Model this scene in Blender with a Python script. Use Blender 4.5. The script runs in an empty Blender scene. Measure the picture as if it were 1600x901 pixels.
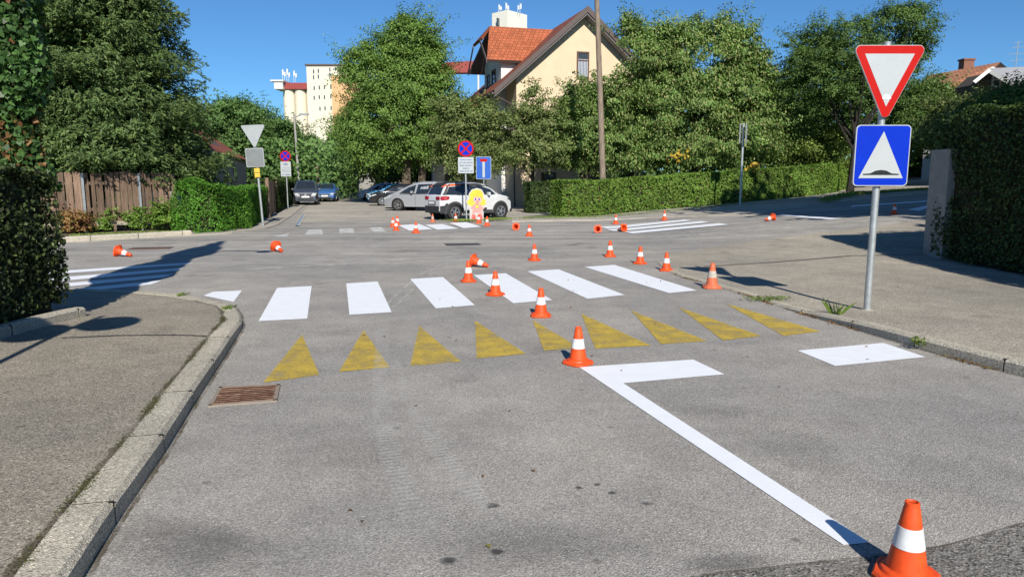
import bpy, bmesh, math, random
import numpy as np
from mathutils import Vector, Matrix, geometry
R = math.radians
rng = np.random.default_rng(7); random.seed(7)
S = bpy.context.scene
COL = S.collection

# ---------------------------------------------------------------- camera, world, sun, exposure
F = 1110.0; PITCH = R(8.66); CH = 1.75
cd = bpy.data.cameras.new('camera'); cam = bpy.data.objects.new('camera', cd); COL.objects.link(cam)
cam.location = (0, 0, CH); cam.rotation_euler = (R(90) - PITCH, 0, 0)
cd.sensor_width = 36; cd.lens = F / 1600 * 36; cd.clip_end = 3000; cd.clip_start = 0.05
S.camera = cam
SUN_EL = R(34); SUN_AZ = R(169)          # clockwise from +Y
w = bpy.data.worlds.new('World'); S.world = w; w.use_nodes = True
nt = w.node_tree; bg = nt.nodes['Background']
sky = nt.nodes.new('ShaderNodeTexSky'); sky.sky_type = 'NISHITA'; sky.sun_disc = False
sky.sun_elevation = SUN_EL; sky.sun_rotation = SUN_AZ; sky.ozone_density = 2.5; sky.air_density = 0.8; sky.dust_density = 0.15
tint = nt.nodes.new('ShaderNodeMix'); tint.data_type = 'RGBA'; tint.blend_type = 'MULTIPLY'; tint.inputs[0].default_value = 1; tint.inputs[7].default_value = (.46, .80, 1.06, 1)
nt.links.new(sky.outputs[0], tint.inputs[6]); nt.links.new(tint.outputs[2], bg.inputs[0]); bg.inputs[1].default_value = 0.076
sd = bpy.data.lights.new('sun', 'SUN'); sd.energy = 4.6; sd.angle = R(0.55); sd.color = (1, 0.94, 0.835)
so = bpy.data.objects.new('sun', sd); COL.objects.link(so)
sv = Vector((math.sin(SUN_AZ) * math.cos(SUN_EL), math.cos(SUN_AZ) * math.cos(SUN_EL), math.sin(SUN_EL)))
so.rotation_euler = (-sv).to_track_quat('-Z', 'Y').to_euler(); so.location = (0, -10, 30)
S.view_settings.view_transform = 'Standard'; S.view_settings.look = 'None'
S.view_settings.exposure = 0.48; S.view_settings.gamma = 1.0

# ---------------------------------------------------------------- terrain and picture helpers
def sst(a, b, t):
    t = np.clip((t - a) / (b - a), 0, 1); return t * t * (3 - 2 * t)
def g(x, y):
    """ground height: flat, rising gently along the arm of the road on the right"""
    return float(0.065 * np.clip(x - 4.0, 0, 40) * sst(14, 24, y))
def ray(px, py):
    u = (px - 800) / F; v = (450.5 - py) / F
    return u, math.cos(PITCH) + v * math.sin(PITCH), -math.sin(PITCH) + v * math.cos(PITCH)
def gp(px, py, h=0.0):
    """where the photo's sight line meets the ground (h above it)"""
    u, y, z = ray(px, py); zz = h
    for _ in range(60):
        t = (CH - zz) / -z if z < -1e-4 else 300
        t = min(t, 300)
        zz = 0.6 * zz + 0.4 * (g(u * t, y * t) + h)
    return u * t, y * t
def W(px, py, Y):
    u, y, z = ray(px, py); t = Y / y
    return Vector((u * t, Y, CH + z * t))

# ---------------------------------------------------------------- object helpers
def link(name, me, parent=None):
    o = bpy.data.objects.new(name, me); COL.objects.link(o)
    if parent: o.parent = parent
    return o
def tag(o, label, cat=None, group=None, kind=None):
    if label: o['label'] = label
    if cat: o['category'] = cat
    if group: o['group'] = group
    if kind: o['kind'] = kind
    return o
def thing(name, label, cat, loc=(0, 0, 0), rz=0, group=None):
    o = link(name, None); o.location = loc; o.rotation_euler = (0, 0, rz); o.empty_display_size = .2
    return tag(o, label, cat, group)
def copy_tree(o, parent=None):
    c = o.copy(); COL.objects.link(c); c.parent = parent
    for ch in list(o.children): copy_tree(ch, c)
    return c

class MB:
    def __init__(s): s.v = []; s.f = []; s.mi = []; s.m = 0
    def add(s, vs, fs):
        b = len(s.v); s.v += [tuple(p) for p in vs]
        s.f += [tuple(i + b for i in f) for f in fs]; s.mi += [s.m] * len(fs); return s
    def box(s, c, d, rz=0, M=None):
        x, y, z = (k / 2 for k in d); c = Vector(c); r = Matrix.Rotation(rz, 3, 'Z') if M is None else M
        vs = [c + r @ Vector((a * x, b * y, e * z)) for e in (-1, 1) for a, b in ((-1, -1), (1, -1), (1, 1), (-1, 1))]
        return s.add(vs, [(3, 2, 1, 0), (4, 5, 6, 7), (0, 1, 5, 4), (1, 2, 6, 5), (2, 3, 7, 6), (3, 0, 4, 7)])
    def prism(s, pts, axis, a, b):
        """2-D outline pts extruded from a to b along the axis ('x': pts are (y,z); 'y': (x,z); 'z': (x,y))"""
        n = len(pts)
        def P(p, t): return {'x': (t, p[0], p[1]), 'y': (p[0], t, p[1]), 'z': (p[0], p[1], t)}[axis]
        vs = [P(p, a) for p in pts] + [P(p, b) for p in pts]
        fs = [tuple(range(n))[::-1], tuple(range(n, 2 * n))] + [(i, (i + 1) % n, n + (i + 1) % n, n + i) for i in range(n)]
        return s.add(vs, fs)
    def tube(s, pts, rad, n=8, cap=True):
        pts = [Vector(p) for p in pts]
        if not hasattr(rad, '__len__'): rad = [rad] * len(pts)
        vs = []; ref = None
        for i, p in enumerate(pts):
            d = (pts[min(i + 1, len(pts) - 1)] - pts[max(i - 1, 0)]).normalized()
            if ref is None: ref = Vector((0, 0, 1)) if abs(d.z) < .9 else Vector((1, 0, 0))
            a = d.cross(ref).normalized(); b = a.cross(d).normalized(); ref = b
            vs += [p + (a * math.cos(6.28318 * k / n) + b * math.sin(6.28318 * k / n)) * rad[i] for k in range(n)]
        fs = [(i * n + k, i * n + (k + 1) % n, (i + 1) * n + (k + 1) % n, (i + 1) * n + k) for i in range(len(pts) - 1) for k in range(n)]
        if cap: fs += [tuple(range(n)), tuple(range((len(pts) - 1) * n, len(pts) * n))]
        return s.add(vs, fs)
    def lathe(s, prof, n=24, c=(0, 0, 0), axis='z'):
        vs = []
        for r, z in prof:
            for k in range(n):
                a = 6.28318530718 * k / n
                p = (r * math.cos(a), r * math.sin(a), z)
                if axis == 'y': p = (p[0], p[2], p[1])
                vs.append((p[0] + c[0], p[1] + c[1], p[2] + c[2]))
        fs = [(i * n + k, i * n + (k + 1) % n, (i + 1) * n + (k + 1) % n, (i + 1) * n + k) for i in range(len(prof) - 1) for k in range(n)]
        return s.add(vs, fs)
    def build(s, name, mat, parent=None, smooth=False, bevel=0):
        me = bpy.data.meshes.new(name); me.from_pydata(s.v, [], s.f)
        bm = bmesh.new(); bm.from_mesh(me)
        if bevel: bmesh.ops.bevel(bm, geom=list(bm.edges), offset=bevel, segments=2, profile=.5, affect='EDGES')
        bmesh.ops.recalc_face_normals(bm, faces=bm.faces); bm.to_mesh(me); bm.free()
        for m in (mat if isinstance(mat, (list, tuple)) else [mat]): me.materials.append(m)
        if not bevel and s.m: me.polygons.foreach_set('material_index', s.mi)
        if smooth: me.shade_smooth() if smooth is True else me.shade_smooth()
        if smooth: me.set_sharp_from_angle(angle=R(38))
        return link(name, me, parent)

def npmesh(name, v, nq, mats, parent=None, k=4, mi=None):
    """v: (nq*k,3) array, one k-gon per k vertices"""
    me = bpy.data.meshes.new(name)
    me.vertices.add(len(v)); me.vertices.foreach_set('co', np.asarray(v, np.float32).ravel())
    me.loops.add(nq * k); me.loops.foreach_set('vertex_index', np.arange(nq * k, dtype=np.int32))
    me.polygons.add(nq); me.polygons.foreach_set('loop_start', np.arange(0, nq * k, k, dtype=np.int32))
    me.polygons.foreach_set('loop_total', np.full(nq, k, np.int32))
    for m in mats: me.materials.append(m)
    if mi is not None: me.polygons.foreach_set('material_index', mi.astype(np.int32))
    me.update(calc_edges=True); me.validate()
    return link(name, me, parent)

def inside(p, poly):
    c = False; x, y = p; j = len(poly) - 1
    for i in range(len(poly)):
        a, b = poly[i], poly[j]
        if (a[1] > y) != (b[1] > y) and x < (b[0] - a[0]) * (y - a[1]) / (b[1] - a[1]) + a[0]: c = not c
        j = i
    return c
def sheet(name, poly, mat, hf, step=1.0, skirt=0.0, parent=None):
    """flat-lying sheet over a polygon whose height follows hf(x,y)"""
    pts = []
    for i, p in enumerate(poly):
        q = poly[(i + 1) % len(poly)]; n = max(1, int(math.hypot(q[0] - p[0], q[1] - p[1]) / step))
        pts += [(p[0] + (q[0] - p[0]) * k / n, p[1] + (q[1] - p[1]) * k / n) for k in range(n)]
    nb = len(pts); x0, x1 = min(p[0] for p in pts), max(p[0] for p in pts); y0, y1 = min(p[1] for p in pts), max(p[1] for p in pts)
    ex = []
    for x in np.arange(x0 + step / 2, x1, step):
        for y in np.arange(y0 + step / 2, y1, step):
            if inside((x, y), poly) and min((x - a) ** 2 + (y - b) ** 2 for a, b in pts) > (step * .35) ** 2: ex.append((float(x), float(y)))
    vs, _, fs, *_ = geometry.delaunay_2d_cdt([Vector(p) for p in pts + ex], [], [list(range(nb))], 1, 1e-5)
    m = MB(); m.add([(v.x, v.y, hf(v.x, v.y)) for v in vs], [tuple(f) for f in fs])
    if skirt:
        for i in range(nb):
            a, b = pts[i], pts[(i + 1) % nb]
            m.add([(a[0], a[1], hf(*a)), (b[0], b[1], hf(*b)), (b[0], b[1], hf(*b) - skirt), (a[0], a[1], hf(*a) - skirt)], [(0, 1, 2, 3)])
    return m.build(name, mat, parent)

# ---------------------------------------------------------------- materials
class N:
    def __init__(s, name):
        s.m = bpy.data.materials.new(name); s.m.use_nodes = True; s.t = s.m.node_tree; s.b = s.t.nodes['Principled BSDF']
        s.out = s.t.nodes['Material Output']; s.tc = s.t.nodes.new('ShaderNodeTexCoord')
    def n(s, typ, **kw):
        x = s.t.nodes.new('ShaderNode' + typ)
        for k, v in kw.items():
            if k in x.inputs: x.inputs[k].default_value = v
            else: setattr(x, k, v)
        return x
    def l(s, a, b): s.t.links.new(a, b)
    def noise(s, scale, detail=4, rough=.55, co=None, kind='Object'):
        x = s.n('TexNoise'); x.inputs['Scale'].default_value = scale; x.inputs['Detail'].default_value = detail; x.inputs['Roughness'].default_value = rough
        s.l(co or s.tc.outputs[kind], x.inputs['Vector']); return x.outputs['Fac']
    def voro(s, scale, out='Distance', feature='F1', co=None):
        x = s.n('TexVoronoi', feature=feature); x.inputs['Scale'].default_value = scale; s.l(co or s.tc.outputs['Object'], x.inputs['Vector']); return x.outputs[out]
    def ramp(s, fac, stops):
        r = s.n('ValToRGB'); s.l(fac, r.inputs[0]); e = r.color_ramp.elements
        while len(e) < len(stops): e.new(.5)
        for i, (p, c) in enumerate(stops): e[i].position = p; e[i].color = (*c, 1) if hasattr(c, '__len__') else (c, c, c, 1)
        return r.outputs[0]
    def mix(s, fac, a, b, mode='MIX'):
        x = s.n('Mix', data_type='RGBA', blend_type=mode)
        for sock, val in ((x.inputs['Factor'], fac), (x.inputs['A'], a), (x.inputs['B'], b)):
            pass
        for idx, val in ((0, fac), (6, a), (7, b)):
            if hasattr(val, 'is_output'): s.l(val, x.inputs[idx])
            elif idx == 0: x.inputs[0].default_value = val
            else: x.inputs[idx].default_value = (*val, 1) if hasattr(val, '__len__') else (val, val, val, 1)
        return x.outputs[2]
    def math(s, op, a, b=0.0):
        x = s.n('Math', operation=op)
        for i, val in enumerate((a, b)):
            if hasattr(val, 'is_output'): s.l(val, x.inputs[i])
            else: x.inputs[i].default_value = val
        return x.outputs[0]
    def bump(s, h, strength=.3, dist=.01):
        x = s.n('Bump'); x.inputs['Strength'].default_value = strength; x.inputs['Distance'].default_value = dist
        s.l(h, x.inputs['Height']); s.l(x.outputs[0], s.b.inputs['Normal'])
    def fin(s, col=None, rough=.8, metal=0, spec=.3, coat=0, alpha=None):
        if col is not None:
            if hasattr(col, 'is_output'): s.l(col, s.b.inputs['Base Color'])
            else: s.b.inputs['Base Color'].default_value = (*col, 1)
        s.b.inputs['Roughness'].default_value = rough; s.b.inputs['Metallic'].default_value = metal
        s.b.inputs['Specular IOR Level'].default_value = spec; s.b.inputs['Coat Weight'].default_value = coat; s.b.inputs['Coat Roughness'].default_value = .05
        if alpha is not None: s.l(alpha, s.b.inputs['Alpha'])
        return s.m
_pc = {}
def paint(name, col, rough=.5, metal=0, spec=.4, coat=0, var=.12, scale=6):
    if name in _pc: return _pc[name]
    a = N(name); f = a.noise(scale, 5, .6)
    c = a.mix(a.ramp(f, [(.3, 0), (.7, 1)]), tuple(k * (1 - var) for k in col), tuple(min(1, k * (1 + var)) for k in col))
    _pc[name] = a.fin(c, rough, metal, spec, coat); return _pc[name]

def asphalt(name, base, warm=(1, 1, 1), speck=.5, streak=True, cracks=False, coarse=1.0):
    a = N(name)
    col = tuple(base * k for k in warm)
    big = a.ramp(a.noise(.32, 5, .6), [(.3, (.76, .77, .79)), (.7, (1.17, 1.14, 1.09))])
    mid = a.ramp(a.noise(1.7, 6, .7), [(.3, .82), (.7, 1.13)])
    v1 = a.n('TexVoronoi'); v1.inputs['Scale'].default_value = 135 / coarse; a.l(a.tc.outputs['Object'], v1.inputs['Vector'])
    sp = a.n('SeparateColor'); a.l(v1.outputs['Color'], sp.inputs[0])
    spk = a.ramp(sp.outputs[0], [(0, 1 - speck), (.5, 1.0), (.86, 1.1), (1, 1 + speck * 1.3)])
    fn = a.ramp(a.noise(70 / coarse, 3, .7), [(.3, .8), (.7, 1.2)])
    c = a.mix(1, col, big, 'MULTIPLY'); c = a.mix(1, c, mid, 'MULTIPLY'); c = a.mix(1, c, spk, 'MULTIPLY'); c = a.mix(1, c, fn, 'MULTIPLY')
    # scattered dark blotches: oil, gum, damp spots
    bl = a.ramp(a.noise(1.1, 2, .5), [(.66, 1.0), (.74, .78)]); c = a.mix(1, c, bl, 'MULTIPLY')
    gum = a.ramp(a.voro(1.9), [(.035, .55), (.06, 1.0)]); c = a.mix(.8, c, gum, 'MULTIPLY')
    if streak:   # worn bands along the crossing road
        mp = a.n('Mapping'); mp.inputs['Rotation'].default_value = (0, 0, R(-32)); mp.inputs['Scale'].default_value = (.05, 1.0, 1)
        a.l(a.tc.outputs['Object'], mp.inputs['Vector'])
        st = a.ramp(a.noise(1.3, 4, .6, mp.outputs[0]), [(.35, .82), (.5, 1.0), (.66, 1.18)])
        sx = a.n('SeparateXYZ'); a.l(a.tc.outputs['Object'], sx.inputs[0])
        msk = a.ramp(a.math('DIVIDE', sx.outputs[1], 40.0), [(.31, 0), (.42, 1), (.8, 1), (.95, 0)])
        c = a.mix(msk, c, a.mix(1, c, st, 'MULTIPLY'))
    if cracks:
        mp = a.n('Mapping'); mp.inputs['Scale'].default_value = (.22, .5, 1); a.l(a.tc.outputs['Object'], mp.inputs['Vector'])
        wn = a.n('TexNoise'); wn.inputs['Scale'].default_value = 1.6; wn.inputs['Detail'].default_value = 5; a.l(mp.outputs[0], wn.inputs['Vector'])
        mx = a.n('Mix', data_type='RGBA'); mx.inputs[0].default_value = .25; a.l(mp.outputs[0], mx.inputs[6]); a.l(wn.outputs['Color'], mx.inputs[7])
        cr = a.ramp(a.voro(1.1, 'Distance', 'DISTANCE_TO_EDGE', mx.outputs[2]), [(.0, .45), (.008, 1.0)])
        c = a.mix(.8, c, cr, 'MULTIPLY')
    a.bump(a.math('ADD', a.noise(60 / coarse, 4, .7), v1.outputs['Distance']), .55, .006)
    return a.fin(c, .9, 0, .25)

M_road = asphalt('road_asphalt', .325, (1.05, 1.0, .935), .42)
M_lot = asphalt('lot_asphalt', .37, (1.08, 1.0, .88), .3, False)
M_dark = asphalt('dark_asphalt', .185, (1.05, 1, .93), .75, False, coarse=1.4)
M_walk = asphalt('sidewalk_asphalt', .335, (1.09, 1.0, .845), .6, False, False, 1.2)
M_walkl = asphalt('worn_sidewalk_asphalt', .27, (1.11, 1.0, .83), .6, False, False, 1.15)
M_kerb = asphalt('kerb_concrete', .42, (1.08, 1.0, .83), .5, False, False, 1.1)
M_soil = asphalt('soil', .13, (1.15, .95, .65), .6, False)
M_conc = asphalt('grey_concrete', .33, (1.0, .98, .93), .35, False)

M_joint = paint('joint_dirt', (.045, .04, .03), .95)
def road_paint(name, col, wear, alpha=True, speckle=.0):
    a = N(name)
    f = a.noise(3.0, 6, .7); f2 = a.noise(45, 3, .7); v = a.voro(90)
    c = a.mix(a.ramp(a.noise(6, 4, .6), [(.3, 0), (.7, 1)]), tuple(k * .93 for k in col), col)
    a.bump(f2, .3, .003)
    if wear <= 0: return a.fin(c, .7, 0, .3)
    s = a.math('ADD', a.math('MULTIPLY', f, .5), a.math('MULTIPLY', a.noise(110, 3, .7), .5))
    al = a.ramp(s, [(wear - .07, .12), (wear + .08, .96)])
    return a.fin(c, .75, 0, .3, alpha=al)
M_white = road_paint('fresh_white_paint', (.78, .80, .84), 0)
M_yellow = road_paint('worn_yellow_paint', (.53, .38, .065), .455)
M_oldwhite = road_paint('faded_white_paint', (.60, .60, .58), .44)
M_dust = road_paint('pale_streak', (.50, .49, .46), .50)

def leafmat(name, cols, trans=.27, rough=.55, hs=.6):
    a = N(name); gi = a.n('NewGeometry')
    stops = [(i / (len(cols) - 1) if len(cols) > 1 else 0, c) for i, c in enumerate(cols)]
    c = a.ramp(gi.outputs['Random Per Island'], stops)
    cl = a.ramp(a.noise(hs, 3, .6), [(.32, .72), (.68, 1.22)])
    c = a.mix(1, c, cl, 'MULTIPLY')
    a.fin(c, rough, 0, .2)
    tr = a.n('BsdfTranslucent'); a.l(a.mix(1, c, (1.25, 1.35, .6), 'MULTIPLY'), tr.inputs['Color'])
    ms = a.n('MixShader'); ms.inputs[0].default_value = trans
    a.l(a.b.outputs[0], ms.inputs[1]); a.l(tr.outputs[0], ms.inputs[2]); a.l(ms.outputs[0], a.out.inputs['Surface'])
    return a.m
L_spruce = leafmat('spruce_needles', [(.060, .102, .036), (.090, .144, .048), (.120, .186, .060), (.180, .240, .078)], .2)
L_maple = leafmat('maple_leaves', [(.094, .163, .037), (.125, .225, .050), (.175, .288, .062), (.237, .338, .088)])
L_cherry = leafmat('cherry_leaves', [(.091, .156, .039), (.130, .221, .058), (.168, .279, .072), (.233, .325, .103), (.351, .325, .143)])
L_fruit = leafmat('fruit_tree_leaves', [(.088, .132, .039), (.132, .187, .055), (.187, .242, .083), (.264, .275, .121)])
L_dark = leafmat('dark_tree_leaves', [(.062, .117, .030), (.097, .165, .041), (.138, .220, .062)])
L_far = leafmat('far_tree_leaves', [(.075, .144, .044), (.106, .194, .056), (.150, .250, .075)], hs=.3)
L_bush = leafmat('garden_bush_leaves', [(.11, .17, .035), (.16, .23, .05), (.22, .29, .07)])
L_hedge = leafmat('privet_hedge_leaves', [(.077, .154, .022), (.121, .220, .033), (.165, .275, .050), (.220, .297, .066)], .3, hs=1.1)
L_hedge2 = leafmat('bright_hedge_leaves', [(.057, .160, .017), (.091, .228, .029), (.137, .307, .040)], .3, hs=1.5)
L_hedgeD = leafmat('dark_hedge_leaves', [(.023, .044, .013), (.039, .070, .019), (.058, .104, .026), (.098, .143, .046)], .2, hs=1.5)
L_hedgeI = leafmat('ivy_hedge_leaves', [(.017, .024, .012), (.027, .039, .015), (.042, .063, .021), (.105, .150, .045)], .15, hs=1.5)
L_ivy = leafmat('ivy_leaves', [(.03, .065, .02), (.045, .10, .028), (.07, .145, .04), (.11, .21, .06)], .25, .4, hs=2)
L_red = leafmat('dry_leaves', [(.15, .07, .035), (.24, .11, .05), (.30, .18, .07), (.20, .18, .05)], .3)
L_yel = leafmat('yellow_leaves', [(.45, .30, .04), (.55, .38, .05), (.40, .22, .04)], .3)
L_grass = leafmat('grass_blades', [(.10, .17, .03), (.16, .24, .05), (.25, .28, .08)], .3)
def bark(name, col):
    a = N(name); mp = a.n('Mapping'); mp.inputs['Scale'].default_value = (6, 6, .8); a.l(a.tc.outputs['Object'], mp.inputs['Vector'])
    f = a.noise(2.5, 6, .7, mp.outputs[0]); a.bump(f, .6, .03)
    return a.fin(a.ramp(f, [(.3, tuple(k * .5 for k in col)), (.7, tuple(k * 1.3 for k in col))]), .9)
B_bark = bark('bark', (.12, .095, .07)); B_dark = bark('dark_bark', (.035, .03, .025)); B_core = bark('hedge_twigs', (.028, .028, .014))
B_pole = bark('weathered_pole_wood', (.24, .19, .145)); B_board = bark('weathered_board', (.20, .135, .095))
_g = B_board.node_tree.nodes.new('ShaderNodeNewGeometry'); _r = B_board.node_tree.nodes.new('ShaderNodeMapRange'); _r.inputs['To Min'].default_value = .55; _r.inputs['To Max'].default_value = 1.45
_b = B_board.node_tree.nodes['Principled BSDF']; _src = _b.inputs['Base Color'].links[0].from_socket; _x = B_board.node_tree.nodes.new('ShaderNodeVectorMath'); _x.operation = 'SCALE'
B_board.node_tree.links.new(_g.outputs['Random Per Island'], _r.inputs[0]); B_board.node_tree.links.new(_src, _x.inputs[0]); B_board.node_tree.links.new(_r.outputs[0], _x.inputs['Scale']); B_board.node_tree.links.new(_x.outputs[0], _b.inputs['Base Color'])
def galv(): return paint('galvanised_steel', (.42, .45, .46), .45, .55, .5, var=.18, scale=14)
def signback(): return paint('sign_back_metal', (.34, .36, .37), .5, .3, .5, var=.1)

# ================================================================ THE SETTING
def ground_h(x, y): return g(x, y) - .06
gx = sorted(set(list(np.arange(-48, 49, 2.0)) + [-900, -400, -200, -120, -80, 80, 120, 200, 400, 900]))
gy = sorted(set(list(np.arange(-8, 113, 2.0)) + [-300, -100, -40, -20, 140, 180, 250, 400, 700, 1200]))
def grid(name, xs, ys, hf, mat):
    m = MB(); nx = len(xs)
    m.add([(x, y, hf(x, y)) for y in ys for x in xs], [(j * nx + i, j * nx + i + 1, (j + 1) * nx + i + 1, (j + 1) * nx + i) for j in range(len(ys) - 1) for i in range(nx - 1)])
    return m.build(name, mat, smooth=True)
a = N('grass_ground'); f = a.noise(1.2, 6, .7); a.bump(f, .5, .05)
M_grassg = a.fin(a.ramp(f, [(.3, (.05, .07, .02)), (.7, (.11, .13, .045))]), .95)
tag(grid('ground', gx, gy, ground_h, M_grassg), 'grassy ground reaching to the horizon', kind='structure')
rx = list(np.arange(-36, 40.1, 1.0)); ry = list(np.arange(-4, 112.1, 1.0))
tag(grid('road', rx, ry, lambda x, y: g(x, y), M_road), 'worn grey asphalt of the junction', kind='structure')

def hs(y): return float(.12 - .105 * sst(7.2, 10.3, y))
Lout = [(-1.3, -1.5), (-1.55, .6), (-1.86, 2.74), (-2.01, 3.3), (-2.24, 4.33), (-2.51, 5.4), (-2.86, 6.86), (-3.24, 8.38), (-3.60, 9.25), (-3.93, 9.82), (-4.49, 10.36), (-5.19, 10.84), (-5.95, 11.15), (-7.16, 11.42), (-10, 11.75), (-16, 12.2)]
Rout = [(5.9, -1.5), (5.05, 3.5), (4.62, 6.13), (4.27, 7.27), (4.0, 8.6), (3.78, 9.6), (3.63, 10.74), (3.36, 11.89), (3.10, 12.93), (3.0, 13.9), (3.1, 15.2), (3.64, 16.8), (4.6, 18.0), (6.2, 19.3), (8.6, 20.6), (12, 22.0), (22, 24.9)]
def offset_path(path, d):
    out = []
    for i, p in enumerate(path):
        a, b = path[max(i - 1, 0)], path[min(i + 1, len(path) - 1)]
        t = Vector((b[0] - a[0], b[1] - a[1])).normalized(); out.append((p[0] - t.y * d, p[1] + t.x * d))
    return out
def kerb(name, path, width, side, hf, label, drop=.2, seg=1.0, joint=.011, rise=.008):
    """row of kerb stones: top, road face, joints"""
    # resample
    pts = [Vector(p) for p in path]; L = [0]
    for a, b in zip(pts, pts[1:]): L.append(L[-1] + (b - a).length)
    def at(s):
        for i in range(len(L) - 1):
            if s <= L[i + 1] + 1e-9: return pts[i].lerp(pts[i + 1], (s - L[i]) / (L[i + 1] - L[i]))
        return pts[-1]
    m = MB(); s = 0
    while s < L[-1] - .05:
        e = min(s + seg, L[-1]); ks = [s + joint + (e - s - 2 * joint) * k / 4 for k in range(5)]
        o = [at(k) for k in ks]; t = [(at(min(k + .05, L[-1])) - at(max(k - .05, 0))).normalized() for k in ks]
        inn = [p + Vector((-q.y, q.x)) * width * side for p, q in zip(o, t)]
        ch = [p + Vector((-q.y, q.x)) * .03 * side for p, q in zip(o, t)]
        jz = random.uniform(-.004, .004)
        rows = []
        for p, c, q in zip(o, ch, inn):
            h = hf(p.x, p.y) + rise + jz
            rows.append([(p.x, p.y, h - drop), (p.x, p.y, h - .028), (c.x, c.y, h), (q.x, q.y, h), (q.x, q.y, h - drop)])
        vs = [v for r in rows for v in r]
        fs = [(i * 5 + k, (i + 1) * 5 + k, (i + 1) * 5 + k + 1, i * 5 + k + 1) for i in range(4) for k in range(4)] + [(0, 1, 2, 3, 4), (24, 23, 22, 21, 20)]
        m.add(vs, fs)
        if s > 0:
            p = at(s); t = (at(min(s + .05, L[-1])) - at(s - .05)).normalized(); nn_ = Vector((-t.y, t.x)) * side; h = hf(p.x, p.y) + rise - .004
            A_ = [p - t * joint + nn_ * .004, p + t * joint + nn_ * .004]; B__ = [k + nn_ * (width - .006) for k in A_]; m.m = 1
            m.add([(*A_[0], h), (*A_[1], h), (*B__[1], h), (*B__[0], h), (*A_[0], h - drop), (*A_[1], h - drop)], [(0, 1, 2, 3), (4, 5, 1, 0)]); m.m = 0
        s = e
    m.m = 1; return tag(m.build(name, [M_kerb, M_joint]), label, kind='structure')
hw = lambda x, y: g(x, y) + hs(y)
hwr = lambda x, y: g(x, y) + hs(y) + .0
Lin = offset_path(Lout, .2); Rin = offset_path(Rout, -.14)
tag(sheet('sidewalk', Lin + [(-16, -1.5)], M_walkl, hw, .6, .12), 'coarse beige asphalt sidewalk at the left corner', kind='structure')
tag(sheet('sidewalk', Rin + [(22, 14), (22, -1.5)], M_walk, hwr, .7, .12), 'pale asphalt sidewalk at the right corner', kind='structure')
kerb('kerb', Lout, .2, 1, hw, 'worn concrete kerb round the left corner')
kerb('kerb', Rout[:11], .14, -1, hwr, 'low concrete kerb along the right sidewalk', joint=.008)
# far sides of the crossing road
FL = [(-30, 17.2), (-16.4, 20.2), (-13.05, 20.98), (-10.75, 21.9), (-9.3, 23.6), (-8.9, 25.6), (-9.2, 28.0), (-10.7, 34.5), (-13.9, 47.5), (-19, 69), (-26, 100)]
FLw = [(-30, 18.4), (-16.4, 21.4), (-13.3, 22.1), (-11.6, 22.9)] + [(-11.4, 25), (-11.6, 28.4), (-12.9, 34.9), (-16.1, 47.9), (-21.2, 69.3), (-28.5, 101)]
tag(sheet('sidewalk', FL + FLw[::-1], M_lot, lambda x, y: g(x, y) + .03, 1.2, .06), 'pale strip of sidewalk beside the side street and its hedge', kind='structure')
# gravelly verge and parking lot
hr0 = [gp(803, 341), gp(880, 341), gp(1000, 333), gp(1160, 319), gp(1300, 305), gp(1450, 292)]
tag(sheet('parking_lot', [(-8.9, 29.2), (-5.0, 31.4), (-2.2, 30.9), (.9, 30.2), (2.4, 34.0), (2.2, 60), (-6, 72), (-19, 69.6), (-13.6, 47.5), (-10.3, 34.5)], M_lot, lambda x, y: g(x, y) + .008, 1.5), 'beige gravelly asphalt of the parking lot', kind='structure')
FR = [gp(800, 347), gp(900, 345), gp(1010, 341), gp(1110, 338), gp(1185, 337), gp(1215, 330), gp(1300, 316), gp(1380, 308), gp(1480, 300)]
hrb = offset_path(hr0, .5)
hrb = [hrb[0]] + hrb[1:] + [(hrb[-1][0] + 3, hrb[-1][1] + .6)]
tag(sheet('sidewalk', FR + hrb[::-1], M_lot, lambda x, y: g(x, y) + .05, 1.0, .05), 'pale sidewalk running under the long clipped hedge', kind='structure')
tag(sheet('garden_soil', [(hr0[0][0], hr0[0][1] + .4)] + [(x, y + .4) for x, y in hr0[1:]] + [(30, 44), (30, 75), (2.6, 75), (2.6, 37)], M_grassg, lambda x, y: g(x, y) + .03, 3), 'garden ground behind the long hedge', kind='structure')
tag(sheet('garden_soil', [(-34, 17.9), (-16.4, 21.1), (-12.2, 22.6), (-12, 28), (-13.5, 36), (-17, 48), (-30, 100), (-36, 100), (-36, 17.6)], M_soil, lambda x, y: g(x, y) + .045, 3), 'bare soil of the garden behind the board fence', kind='structure')
tag(sheet('garden_soil', [(-16, -1.5), (-5.75, -1.5), (-5.75, 8.75), (-16, 8.75)], M_soil, lambda x, y: .15, 3, .1), 'soil under the ivy hedge', kind='structure')
tag(sheet('garden_soil', [(9.75, -1.5), (26, -1.5), (26, 15.9), (9.75, 15.9)], M_soil, lambda x, y: .16 + g(x, y), 3, .1), 'soil of the garden behind the tall dark hedge', kind='structure')

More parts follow.
